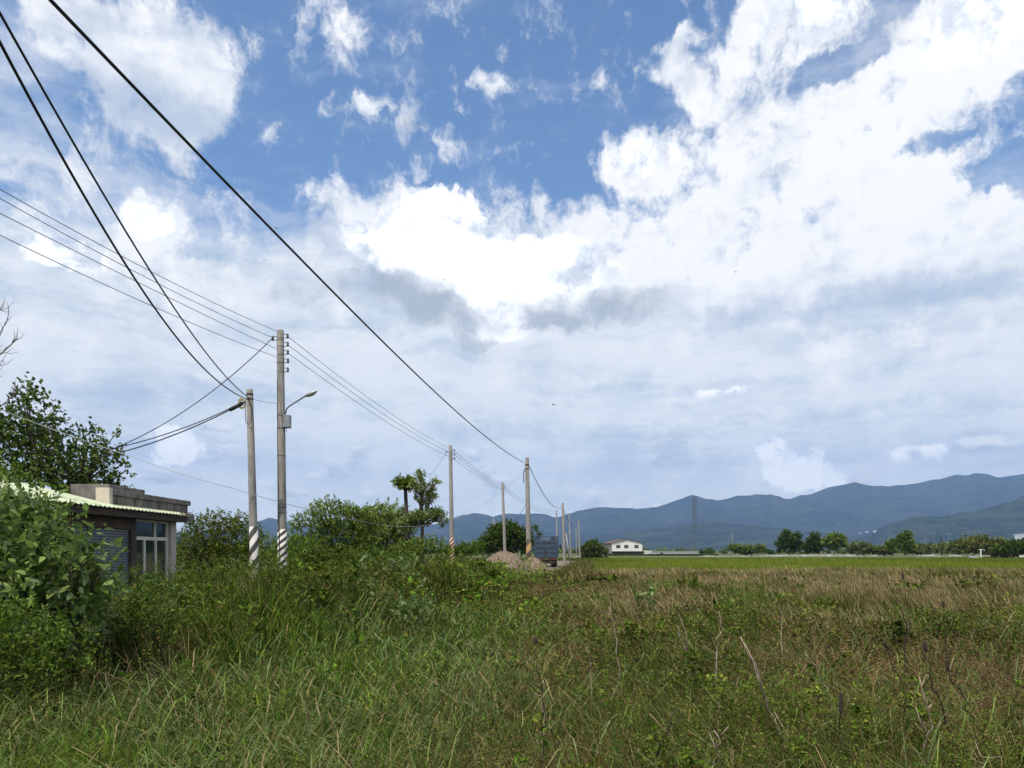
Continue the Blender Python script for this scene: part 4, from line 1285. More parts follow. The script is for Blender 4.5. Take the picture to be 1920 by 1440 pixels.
def build_poles():
    # the tall pole with the street lamp
    r, H, rad = pole('tall concrete pole with street lamp, grey box and narrow black and white bands', 525.5, 619, 529.5, 24.5, .225, .32, (M_ST1, 2.42),
                     racks=[(.20, 1, .16), (.47, 1, .16), (.74, 1, .16), (1.02, 1, .16), (1.32, 1, .15), (.27, -1, .17)], steps=13)
    zl = H - 2.75                                                    # lamp arm
    x0 = rad(zl) + .03
    arm = MB().tube([(x0, -.02, zl - .35), (x0, -.02, zl), (x0 + .03, -.03, zl + .12), (x0 + .12, -.05, zl + .21), (x0 + .62, -.1, zl + .50)], .024, 8)
    arm.box(-rad(zl) - .01, x0 + .02, -.03, .03, zl - .20, zl - .16)
    a = arm.build('lamp_arm', M_IRON, r, smooth=False)
    hd = MB()
    prof = [(0, .025), (.08, .07), (.22, .10), (.38, .105), (.48, .075), (.53, .02)]
    v, f = [], []
    n = 10
    for (t, w) in prof:
        for k in range(n + 1):
            an = math.pi * k / n
            v.append((t, math.cos(an) * w, math.sin(an) * w * .75))
    for i in range(len(prof) - 1):
        for k in range(n):
            f.append((i * (n + 1) + k, i * (n + 1) + k + 1, (i + 1) * (n + 1) + k + 1, (i + 1) * (n + 1) + k))
    hd.add(v, f)
    lamp = hd.build('lamp_head', M_LAMP, r, smooth=True)
    lamp.location = (x0 + .60, -.10, zl + .49)
    lamp.rotation_euler = (0, -math.radians(20), math.radians(-8))
    g = MB()
    v, f = [], []
    for i, (t, w) in enumerate([(.10, .03), (.2, .085), (.36, .095), (.46, .06), (.50, .01)]):
        for k in range(n + 1):
            an = math.pi + math.pi * k / n
            v.append((t, math.cos(an) * w, math.sin(an) * w * .75))
    for i in range(4):
        for k in range(n):
            f.append((i * (n + 1) + k, i * (n + 1) + k + 1, (i + 1) * (n + 1) + k + 1, (i + 1) * (n + 1) + k))
    g.add(v, f).build('lamp_glass', M_GLASSY, lamp, smooth=True)
    zb = H - 2.83
    xb = rad(zb)
    bx = MB().box(xb - .01, xb + .20, -.16, .06, zb - .42, zb).build('meter_box', M_GREYBOX, r, bevel=.012)
    lt = MB()
    for i in range(4):
        lt.box(xb + .201, xb + .206, -.12, .02, zb - .10 - i * .06, zb - .085 - i * .06)
    lt.box(xb + .02, xb + .18, -.166, -.160, zb - .40, zb - .02)
    lt.build('door', M_GREYBOX, bx)
    for z in (zb - .02, zb - .44, zb - 1.35, 2.95, 3.12):
        MB().lathe([(rad(z) + .006, z), (rad(z) + .006, z + .035)], 18).build('band_clamp', M_IRON, r)
    cd = MB().tube([(-.02, -rad(.3) - .015, .05), (-.05, -rad(2) - .015, 2.0), (-.07, -rad(3.4) - .012, 3.4), (-.085, -rad(5) * .85, 5.0), (-.085, -rad(7.4) * .85, 7.4)], .011, 6)
    cd.build('conduit', M_WIRE, r)
    cc = MB().tube([(xb + .06, -.03, zb - .42), (xb + .06, -.03, zb - .52), (xb + .01, -.05, zb - .58), (xb - .01, -.05, zb - .45)], .010, 6)
    cc.build('cable_loop', M_RUBBER, r)
    # the short pole beside it
    r, H, rad = pole('shorter concrete pole with wide black and white bands and a yellow cable coil', 468, 730, 476.5, 23, .195, .275, (M_ST2, 2.46), steps=9)
    MB().lathe([(rad(H - .16) + .007, H - .19), (rad(H - .16) + .007, H - .13)], 16).build('band_clamp', M_DARKIRON, r)
    MB().lathe([(rad(H - .3) + .007, H - .33), (rad(H - .3) + .007, H - .28)], 16).build('band_clamp', M_DARKIRON, r)
    pt = [(rad(H) * .7, -.08, H - .38)]
    cp = MB().tube([(-.02, -.12, H - .30), (.06, -.14, H - .42), (.10, -.15, H - .75), (.07, -.15, H - 1.0), (.0, -.16, H - 1.12), (-.09, -.14, H - 1.05), (-.12, -.10, H - .70), (-.10, -.08, H - .35)], .011, 6)
    cp.build('cable_loop', M_RUBBER, r, smooth=True)
    coil = MB()
    for k in range(4):
        c = Vector((-.22 - .012 * k, -.06 + .012 * k, H - .48 + .02 * k))
        coil.tube([c + Vector((.10 * math.cos(t), .03 * math.sin(t * 1.0 + k), .14 * math.sin(t))) for t in np.linspace(0, 2 * math.pi, 17)], .010, 5, cap=False)
    coil.tube([(-.10, -.05, H - .30), (-.2, -.05, H - .33), (-.30, -.05, H - .42)], .010, 5)
    coil.build('yellow_coil', M_YELLOW, r, smooth=True)
    # further poles
    pole('slim concrete pole with red and white bands and three insulators right of the tiered tree', 844.5, 835, 847.5, 51, .23, .34, (M_ST3, 2.6),
         racks=[(.35, 1, .2), (.62, 1, .2), (.92, 1, .2), (.45, -1, .2)])
    r, H, rad = pole('thick pole with worn yellow and black bands standing between soil heap and truck', 988, 858, 991.5, 50, .26, .36, (M_ST4, 2.5))
    MB().lathe([(rad(H - .5) + .01, H - .55), (rad(H - .5) + .01, H - .45)], 14).build('cable_clamp', M_DARKIRON, r)
    MB().lathe([(rad(H - .75) + .01, H - .8), (rad(H - .75) + .01, H - .72)], 14).build('cable_clamp', M_DARKIRON, r)
    MB().tube([(-rad(H - .8), 0, H - .78), (-.24, 0, H - 1.0), (-.24, 0, H - 1.7)], .03, 6).build('cable_end', M_RUBBER, r)
    pole('concrete pole leaning slightly behind the top of the soil heap', 942, 904, 947, 79, .25, .36, racks=[(.4, 1, .2), (.7, 1, .2)])
    pole('short grey pole in front of the dark dense tree', 925.5, 971, 927.5, 118, .22, .30, by=1032)
    pole('second short grey pole in front of the dark dense tree, partly behind the leaning pole', 940, 980, 941, 135, .2, .28, by=1032)
    pole('dark bare pole directly behind the right side of the truck', 1055, 943, 1058, 97, .30, .42)
    pole('thin pole rising behind the truck cage', 1043.5, 956, 1045, 130, .2, .32)
    r_, _, _ = pole('thin pole with a steep wooden prop right of the truck', 1067, 963, 1070, 150, .2, .3, by=1042)
    # its prop
    p0, p1 = W(1061, 1000, 100), W(1070, 1056, 100)
    t = thing('prop_post', 'pale leaning prop post against the dark bare pole right of the truck', 'post', (p1.x, p1.y, 0))
    MB().tube([(0, 0, -.1), p0 - Vector((p1.x, p1.y, 0))], [.10, .08], 8).build('shaft', M_CONC, t, smooth=True)
    pole('dark pole with a bracket beside the round dark bush', 1085, 977, 1087, 159, .26, .40, racks=[(.5, -1, .3)])
    pole('thin far pole just left of the dark bracketed pole', 1080, 990, 1081, 210, .22, .34)
    pole('distant pole standing above the hedge on the right', 1764.5, 1004, 1765.5, 255, .3, .5, by=1032, mat=M_DARKTWIG)
    pole('thin distant pole to the right of the lattice pylon', 1373, 998, 1374, 420, .35, .5, by=1032)
    pole('dark stub pole between the red striped pole and the soil heap', 868, 1014, 868.5, 150, .25, .35, by=1034, mat=M_DARKTWIG)


build_poles()


# ------------------------------------------------------------------ cables
def cable(label, pts, r, mat=None, name='overhead_cable', cat='cable', group=None):
    pts = [Vector(p) for p in pts]
    o0 = pts[-1].copy()
    ob = MB().tube([p - o0 for p in pts], r, 6).build(name, mat or M_WIRE, None, smooth=True)
    ob.location = o0
    tag(ob, label, cat, group)


def sag(A, B, s, n=24):
    A, B = Vector(A), Vector(B)
    return [A.lerp(B, t) - Vector((0, 0, 4 * s * t * (1 - t))) for t in np.linspace(0, 1, n)]


def spans(px, a, m, y1, y0=None, deg=2, n=40):
    """a cable that hangs over the line X = a + m Y: depths follow from the bearings, its height is a fitted curve"""
    ys, zs = [], []
    for (x, y) in px:
        u = (x - CX) / F
        Y = a / (u - m)
        ys.append(Y)
        zs.append(CAMZ + (HOR - y) / F * Y)
    c = np.polyfit(ys, zs, deg)
    y0 = min(ys) if y0 is None else y0
    return [Vector((a + m * y, y, float(np.polyval(c, y)))) for y in np.linspace(y0, y1, n)]


def build_cables():
    cable('thick black cable sweeping from the top left corner to the thick yellow-banded pole', spans([(95, 0), (500, 421), (800, 720), (984, 868)], -5.2, .12, 50, 4.0, n=60), .019, M_RUBBER)
    a, m = -3.18, -.218
    cable('upper of two black cables from the left edge down to the shorter pole, ending highest', spans([(0, 20), (227, 425), (430, 710), (465, 746)], a, m, 23, 5.6), .0135, M_RUBBER)
    cable('lower of two black cables from the left edge down to the shorter pole, sagging deeper', spans([(0, 80), (207, 450), (415, 720), (457, 746)], a, m, 23, 5.6, deg=3), .0155, M_RUBBER)
    # power wires
    m = .257
    for lab, l, mid, e in (('topmost thin grey wire from the left edge to the tall lamp pole', (0, 355), (220, 476), (519, 621)),
                           ('second thin grey wire from the left edge to the tall lamp pole', (0, 372), (235, 500), (511, 633)),
                           ('third thin grey wire from the left edge to the tall lamp pole', (0, 400), (260, 530), (520, 655)),
                           ('lowest thin grey wire from the left edge to the tall lamp pole', (0, 441), (295, 578), (520, 670))):
        ex = (e[0] - CX) / F * 24.5
        cable(lab, spans([l, mid, e], ex - m * 24.5, m, 24.5, 12.5), .0085)
    for i, (lab, s, e) in enumerate((('topmost of three thin wires between the lamp pole and the red striped pole', (541, 632), (851, 845)),
                                     ('middle of three thin wires between the lamp pole and the red striped pole', (542, 648), (851, 852)),
                                     ('lowest of three thin wires between the lamp pole and the red striped pole', (543, 664), (851, 860)))):
        cable(lab, sag(W(*s, 24.5), W(*e, 51), .30), .009)
    for lab, s, e in (('topmost of three thin wires between the red striped pole and the leaning pole', (851, 845), (944, 910)),
                      ('middle of three thin wires between the red striped pole and the leaning pole', (851, 852), (944, 914)),
                      ('lowest of three thin wires between the red striped pole and the leaning pole', (851, 860), (944, 918))):
        cable(lab, sag(W(*s, 51), W(*e, 79), .25), .012)
    for lab, s, e in (('upper thin wire running on from the leaning pole past the yellow-banded pole', (944, 911), (1043, 958)),
                      ('lower thin wire running on from the leaning pole past the yellow-banded pole', (944, 917), (1043, 963))):
        cable(lab, sag(W(*s, 79), W(*e, 130), .8), .016)
    # service drops
    cable('twisted dark cable from the lamp pole top down to the tree behind the house', sag(W(511, 634, 24.4), W(196, 848, 23.2), .42), .014, M_RUBBER)
    cable('upper black cable from the shorter pole to the tree behind the house', sag(W(460, 752, 23), W(205, 842, 23.2), .16), .015, M_RUBBER)
    cable('lower black cable from the splice sleeve to the tree behind the house', sag(W(430, 769, 22.8), W(176, 860, 23.1), .16), .018, M_RUBBER)
    sl = MB()
    p0, p1 = W(430, 769, 22.8), W(455, 756, 22.95)
    d = p1 - p0
    sl.tube([-d * .05, d * .0, d * .02, d * .98, d, d * 1.25], [.018, .03, .06, .06, .03, .016], 12)
    o = sl.build('splice_sleeve', M_RUBBER, None, smooth=True)
    o.location = p0
    tag(o, 'thick black splice sleeve hanging beside the yellow coil at the shorter pole', 'splice sleeve')
    cable('short thin wire between the shorter pole and the lamp pole', sag(W(473, 748, 23), W(521, 757, 24.5), .02), .006)
    # long low drop wire from the tree to the thick pole
    pts = []
    wp = [(-20, 760, 21.5), (85, 800, 21.8), (230, 851, 22), (340, 889, 22.2), (430, 914, 22.5), (530, 943, 24.0), (640, 970, 30), (710, 983, 35), (780, 987, 38), (850, 974, 42), (900, 949, 45), (945, 918, 47.5), (985, 884, 50)]
    P = [W(*w) for w in wp]
    for i in range(len(P) - 1):
        for t in (0, .25, .5, .75):
            a_, b_ = P[max(i - 1, 0)], P[min(i + 2, len(P) - 1)]
            p, q = P[i], P[i + 1]
            pts.append(0.5 * ((2 * p) + (q - a_) * t + (2 * a_ - 5 * p + 4 * q - b_) * t * t + (3 * p - a_ - 3 * q + b_) * t ** 3))
    pts.append(P[-1])
    cable('long low pale wire dipping across both near poles and rising to the yellow-banded pole', pts, .009, M_PALEWIRE)
    cable('black cable from the yellow-banded pole to the dark bare pole by the truck', sag(W(991, 871, 50), W(1053, 951, 97), 1.05), .026, M_RUBBER)
    cable('black cable from the dark bare pole to the dark bracketed pole', sag(W(1058, 957, 97), W(1083, 984, 159), 1.1), .03, M_RUBBER)
    cable('short drooping wire at the left of the red striped pole', sag(W(838, 846, 51), W(803, 895, 43), .12), .010)
    cable('thin wire slanting down left from the yellow-banded pole', sag(W(985, 949, 50), W(955, 985, 60), .15), .014)


build_cables()


# ------------------------------------------------------------------ the house by the road
def build_house():
    t = thing('roadside_house', 'low concrete house with green metal roof, rolling shutter and glazed door at left', 'house', (-10.8, 18.5, 0))
    ox, oy = -10.8, 18.5
    L = lambda mb: mb
    M_WALL = material('grimy_plaster', (0.26, 0.22, 0.20), (0.16, 0.13, 0.115), 2.2, 0.9, bump=0.2, streak=(1, 1, .5))
    M_PINK = material('pinkish_plaster', (0.50, 0.42, 0.39), (0.38, 0.31, 0.28), 2.5, 0.9)
    M_CREAM = material('cream_paint', (0.70, 0.63, 0.52), (0.58, 0.50, 0.40), 2.5, 0.85)
    M_ROOF = material('green_metal_sheet', (0.52, 0.58, 0.38), (0.36, 0.40, 0.26), 2.6, 0.5, 0.1, streak=(.35, 1.6, 1))
    M_SHUT = material('grey_blue_shutter', (0.22, 0.24, 0.27), (0.16, 0.175, 0.20), 1.5, 0.5, 0.3)
    M_FRAME = material('cream_window_frame', (0.70, 0.70, 0.63), (0.58, 0.57, 0.50), 6, 0.5)
    M_WOOD = material('dark_timber', (0.07, 0.045, 0.035), (0.04, 0.028, 0.022), 6, 0.85, streak=(1, .2, 1))
    M_DARKBR = material('dark_brown_wall', (0.11, 0.075, 0.05), (0.055, 0.042, 0.035), 3.0, 0.95, streak=(1, 1, .35))  # streaky brown, darker than the facade, for pier and shutter box
    mg = bpy.data.materials.new('dark_window_glass')
    mg.use_nodes = True
    b = mg.node_tree.nodes['Principled BSDF']
    b.inputs['Base Color'].default_value = (0.02, 0.035, 0.032, 1)
    b.inputs['Roughness'].default_value = 0.06
    b.inputs['Specular IOR Level'].default_value = 0.9
    # walls: facade pieces, side and back
    w = MB()
    w.box(-.25, 0, -6.5, -.75, 0, 2.75)                              # facade left of the shutter
    w.box(-.25, 0, -.75, 2.45, 2.32, 2.75)                           # over the shutter
    w.box(-7, -.25, -6.5, -6.25, 0, 2.75)
    w.box(-7, -.25, 5.15, 5.35, 0, 2.75)
    w.box(-7.2, -7, -6.5, 5.35, 0, 2.75)
    w.build('wall', M_WALL, t)
    MB().box(-.22, .02, 2.45, 2.72, 0, 2.75).build('pier', M_DARKBR, t)
    MB().box(-.6, .06, 4.78, 5.15, 0, 2.75).build('corner_column', M_PINK, t)
    MB().box(-.20, .012, -.74, 2.44, 2.33, 2.74).build('shutter_box', M_DARKBR, t)
    sh = MB()
    for i in range(30):
        z = 2.31 - i * .077
        sh.add([(-.10, -.75, z), (-.10, 2.45, z), (-.07, -.75, z - .02), (-.07, 2.45, z - .02), (-.07, -.75, z - .055), (-.07, 2.45, z - .055), (-.10, -.75, z - .075), (-.10, 2.45, z - .075)],
               [(0, 2, 3, 1), (2, 4, 5, 3), (4, 6, 7, 5)])
    sh.build('rolling_shutter', M_SHUT, t)
    # glazed door and transom, y 2.72 .. 4.78
    y0, y1 = 2.72, 4.78
    f = MB()
    f.box(-.12, -.03, y0, y0 + .07, 0, 2.62)
    f.box(-.12, -.03, y1 - .09, y1, 0, 2.62)
    f.box(-.12, -.03, y0 + .07, y1 - .09, 2.55, 2.62)
    f.box(-.125, -.02, y0 + .07, y1 - .09, 2.02, 2.12)
    f.box(-.115, -.03, 3.92, 3.99, 2.12, 2.55)
    f.box(-.115, -.035, 3.28, 3.36, 0, 2.02)
    f.box(-.115, -.035, 3.98, 4.05, 0, 2.02)
    f.box(-.11, -.04, y0 + .07, y1 - .09, .05, .14)
    fr = f.build('window_frame', M_FRAME, t)
    for (a, c, z0, z1) in ((y0 + .07, 3.92, 2.12, 2.55), (3.99, y1 - .09, 2.12, 2.55), (y0 + .07, 3.28, .14, 2.02), (3.36, 3.98, .14, 2.02), (4.05, y1 - .09, .14, 2.02)):
        MB().box(-.085, -.075, a, c, z0, z1).build('pane', mg, fr)
    MB().box(-1.4, -1.3, y0, y1, 0, 2.7).build('inner_wall', M_WOOD, t)
    # porch ceiling, beams
    MB().box(.0, .36, -6.5, 5.3, 2.62, 2.68).box(.26, .34, -6.5, 5.3, 2.683, 2.80).build('porch_ceiling', M_WOOD, t)
    MB().box(-.5, .06, 6.0, 6.48, 2.69, 2.897).build('beam_end', M_CONC2, t)
    # flat roof slab and parapet
    MB().box(-7.4, .02, -6.6, 6.45, 2.76, 2.90).build('roof_slab', M_CONC2, t)
    p = MB()
    p.box(-.32, -.12, 1.65, 6.4, 2.905, 3.22)
    p.box(-.40, -.06, 1.60, 6.5, 3.223, 3.38)
    p.box(-7.1, -.32, 6.2, 6.4, 2.905, 3.22)
    p.box(-7.2, -.40, 6.15, 6.5, 3.223, 3.38)
    for k in range(9):                                               # stained ribs under the coping
        p.box(-.12, -.095, 1.9 + k * .5, 1.96 + k * .5, 2.93, 3.22)
    p.build('parapet', M_CONC2, t, bevel=.015)
    MB().box(-.42, -.05, 1.42, 1.58, 2.905, 3.41).build('parapet_end', M_CREAM, t)
    MB().box(-1.5, -.42, 2.1, 4.1, 2.905, 3.56).build('roof_block', M_CONC2, t, bevel=.015)
    # corrugated metal awning roof
    def sheet(x0, z0, x1, z1, ya, yb):
        nn = int((yb - ya) / .035)
        v, f_ = [], []
        for i in range(nn + 1):
            y = ya + (yb - ya) * i / nn
            k = (i % 6)
            h = (.028 if k in (0, 1) else 0.0)
            v += [(x0, y, z0 + h), (x1, y, z1 + h), (x0, y, z0 + h - .012), (x1, y, z1 + h - .012)]
        for i in range(nn):
            a = i * 4
            f_ += [(a, a + 4, a + 5, a + 1), (a + 2, a + 3, a + 7, a + 6), (a, a + 2, a + 6, a + 4)]
        return v, f_
    rf = MB()
    rf.add(*sheet(.42, 2.83, -.09, 2.955, 1.40, 5.5))
    rf.add(*sheet(.42, 2.83, -2.4, 3.52, -6.6, 1.39))
    rf.build('metal_roof', M_ROOF, t)
    fl = MB()
    rng = R(201)
    for i in range(22):                                              # rusty torn bits and debris at the eave
        y = 5.5 - abs(rng.normal(0, .35))
        c = Vector((.38 + rng.normal(0, .05), y, 2.85 + rng.uniform(-.02, .08)))
        fl.tube([c, c + Vector((rng.normal(.05, .06), rng.normal(.05, .08), rng.normal(0, .05)))], [.014, .005], 4)
    fl.build('eave_debris', material('rust_red', (0.16, 0.05, 0.035), (0.08, 0.03, 0.025), 20, .8), t)


build_house()


# ------------------------------------------------------------------ truck, heaps
def build_truck():
    Y = 76.0
    c = W(1023, 1060, Y)
    t = thing('cargo_truck', 'blue-grey truck seen from behind with a tall barred cargo cage', 'truck', (c.x, Y, 0), math.radians(-5))
    M_BLUE = material('blue_grey_steel', (0.07, 0.105, 0.155), (0.045, 0.068, 0.10), 3, 0.6, 0.2)
    M_BLUE2 = material('pale_blue_panel', (0.085, 0.125, 0.18), (0.055, 0.085, 0.125), 2, 0.6, 0.1)
    M_BLACK = material('black_rubber', (0.015, 0.015, 0.015), (0.03, 0.028, 0.026), 8, .85)
    M_CH = material('dirty_chassis', (0.035, 0.03, 0.028), (0.06, 0.045, 0.035), 5, .85)
    w, l, z0, z1 = 1.13, 4.6, 1.02, 3.22
    MB().box(-w, w, 0, l, z0 - .08, z0).box(-.45, -.33, .1, l + 2, .72, .94).box(.33, .45, .1, l + 2, .72, .94).box(-w, w, -.02, .1, z0 - .26, z0 - .08).build('bed', M_CH, t)
    MB().box(-1.0, 1.0, .15, .55, .42, .90).box(-.12, .12, .5, l, .40, .62).build('underframe', M_CH, t)
    MB().box(-1.05, 1.05, -.04, .05, .48, .58).box(-.6, -.5, .0, .14, .58, .76).box(.5, .6, .0, .14, .58, .76).build('bumper', M_CH, t)
    cg = MB()
    for i in range(12):                                              # rear bars
        x = -w + .03 + i * (2 * w - .06) / 11
        cg.box(x - .022, x + .022, -.03, .02, z0, z1)
    for z in (z0 + .05, z0 + .55, z0 + 1.05, z0 + 1.55, z1 - .05):
        cg.box(-w, w, .022, .06, z - .035, z + .035)
        for s in (-1, 1):
            cg.box(s * w - .02, s * w + .02, .06, l, z - .035, z + .035)
    for s in (-1, 1):
        for i in range(16):
            y = .1 + i * (l - .15) / 15
            cg.box(s * (w + .042) - .02, s * (w + .042) + .02, y - .025, y + .025, z0, z1)
    cg.build('cage', M_BLUE, t)
    MB().box(-w + .04, w - .04, .08, .11, z0, z0 + 1.35).box(-w + .04, -w * .42, .08, .11, z0 + 1.36, z1 - .1).box(w * .42, w - .04, .08, .11, z0 + 1.36, z1 - .1).build('tail_board', M_BLUE2, t)
    MB().box(-.02, .06, -.05, -.031, z0 + .1, z0 + .9).build('latch', M_DARKIRON, t)
    cab = MB().prism([(-1.0, .9), (1.0, .9), (1.02, 2.2), (.88, 2.98), (-.88, 2.98), (-1.02, 2.2)], l + .25, l + 1.9).build('cab', M_BLUE2, t, bevel=.05)
    MB().box(-.55, .55, l + .235, l + .248, 2.2, 2.75).build('rear_window', M_BLACK, cab)
    for s in (-1, 1):
        m = MB().tube([(s * 1.05, l + 1.5, 2.3), (s * 1.36, l + 1.6, 2.35)], .02, 6).box(s * 1.38 - .11, s * 1.38 + .11, l + 1.55, l + 1.62, 1.9, 2.4)
        m.build('mirror', M_BLACK, t)
    for (x, y) in ((-.92, 1.0), (-.66, 1.0), (.92, 1.0), (.66, 1.0), (-.9, l + 1.1), (.9, l + 1.1)):
        wh = MB()
        prof = [(.12, -.11), (.40, -.12), (.45, -.08), (.46, 0), (.45, .08), (.40, .12), (.12, .11)]
        n = 20
        v = [(x + z, y + r * math.cos(2 * math.pi * k / n), .46 + r * math.sin(2 * math.pi * k / n)) for (r, z) in prof for k in range(n)]
        f = [(i * n + k, i * n + (k + 1) % n, (i + 1) * n + (k + 1) % n, (i + 1) * n + k) for i in range(len(prof) - 1) for k in range(n)]
        wl = wh.add(v, f).build('wheel', M_BLACK, t, smooth=True)
        MB().tube([(x - .10, y, .46), (x + .10, y, .46)], .20, 12).build('rim', M_IRON, wl)
    for s in (-1, 1):
        MB().box(s * .78 - .16, s * .78 + .16, -.06, -.021, z0 - .22, z0 - .12).build('tail_light', material('tail_light_red', (0.25, 0.02, 0.015), (0.2, 0.02, 0.02), 5, .3), t)
        MB().box(s * .8 - .27, s * .8 + .27, .555, .575, .22, .90).build('mud_flap', M_BLACK, t)


def build_heaps():
    def heap(label, px, Y, rx, ry, h, seed, c1, c2):
        rng = R(seed)
        c = W(px, 1033, Y)
        n = 60
        g = np.linspace(-1.25, 1.25, n)
        X, Yy = np.meshgrid(g, g)
        ang = np.arctan2(Yy, X)
        rr = np.hypot(X, Yy) * (1 + 0.22 * (fbm(np.cos(ang) * 1.5 + 9, np.sin(ang) * 1.5 + 9, seed=seed) - .5))
        Z = h * np.clip(1 - rr ** 1.9, -0.12, 1)
        Z = Z + (fbm(X * 5, Yy * 5, seed=seed, oct=5, gain=.6) - .5) * .22 * h * sstep(1.15 - rr, 0, .4)
        V = np.stack([X * rx, Yy * ry, Z], -1).reshape(-1, 3)
        i = np.arange(n * (n - 1)).reshape(n - 1, n)[:, :-1].ravel()
        f = np.stack([i, i + 1, i + 1 + n, i + n], 1)
        m = material('soil_' + str(seed), c1, c2, 3.5, .95, bump=1.0, bscale=14)
        t = thing('soil_heap', label, 'soil heap', (c.x, Y, 0))
        link('soil', mesh_np('soil', V, [f], mats=[m], smooth=False), t)
        cl = MB()
        for k in range(120):                                         # clods and stones
            a, q = rng.uniform(0, 6.28), rng.uniform(0, .95) ** .6
            x, y = math.cos(a) * q, math.sin(a) * q
            ix, iy = int((x + 1.25) / 2.5 * (n - 1)), int((y + 1.25) / 2.5 * (n - 1))
            s = rng.uniform(.025, .085)
            p = np.array([(-1, -1, -.6), (1, -.8, -.6), (.9, 1, -.6), (-.8, .9, -.6), (-.6, -.5, .7), (.5, -.6, .9), (.6, .5, .6), (-.5, .6, .8)]) * s * rng.uniform(.7, 1.3, (8, 1))
            cl.add(p + np.array([x * rx, y * ry, Z[iy, ix]]), [(0, 3, 2, 1), (4, 5, 6, 7), (0, 1, 5, 4), (1, 2, 6, 5), (2, 3, 7, 6), (3, 0, 4, 7)])
        cl.build('clods', m, t)
    heap('pinkish-brown soil heap beside the leaning pole', 945, 47, 2.1, 1.9, 1.64, 211, (0.225, 0.165, 0.125), (0.14, 0.10, 0.075))
    heap('lower brown soil heap overgrown with weeds in front of the truck', 1000, 47.8, 1.25, 1.5, 1.25, 212, (0.24, 0.17, 0.115), (0.16, 0.11, 0.075))


build_truck()
build_heaps()


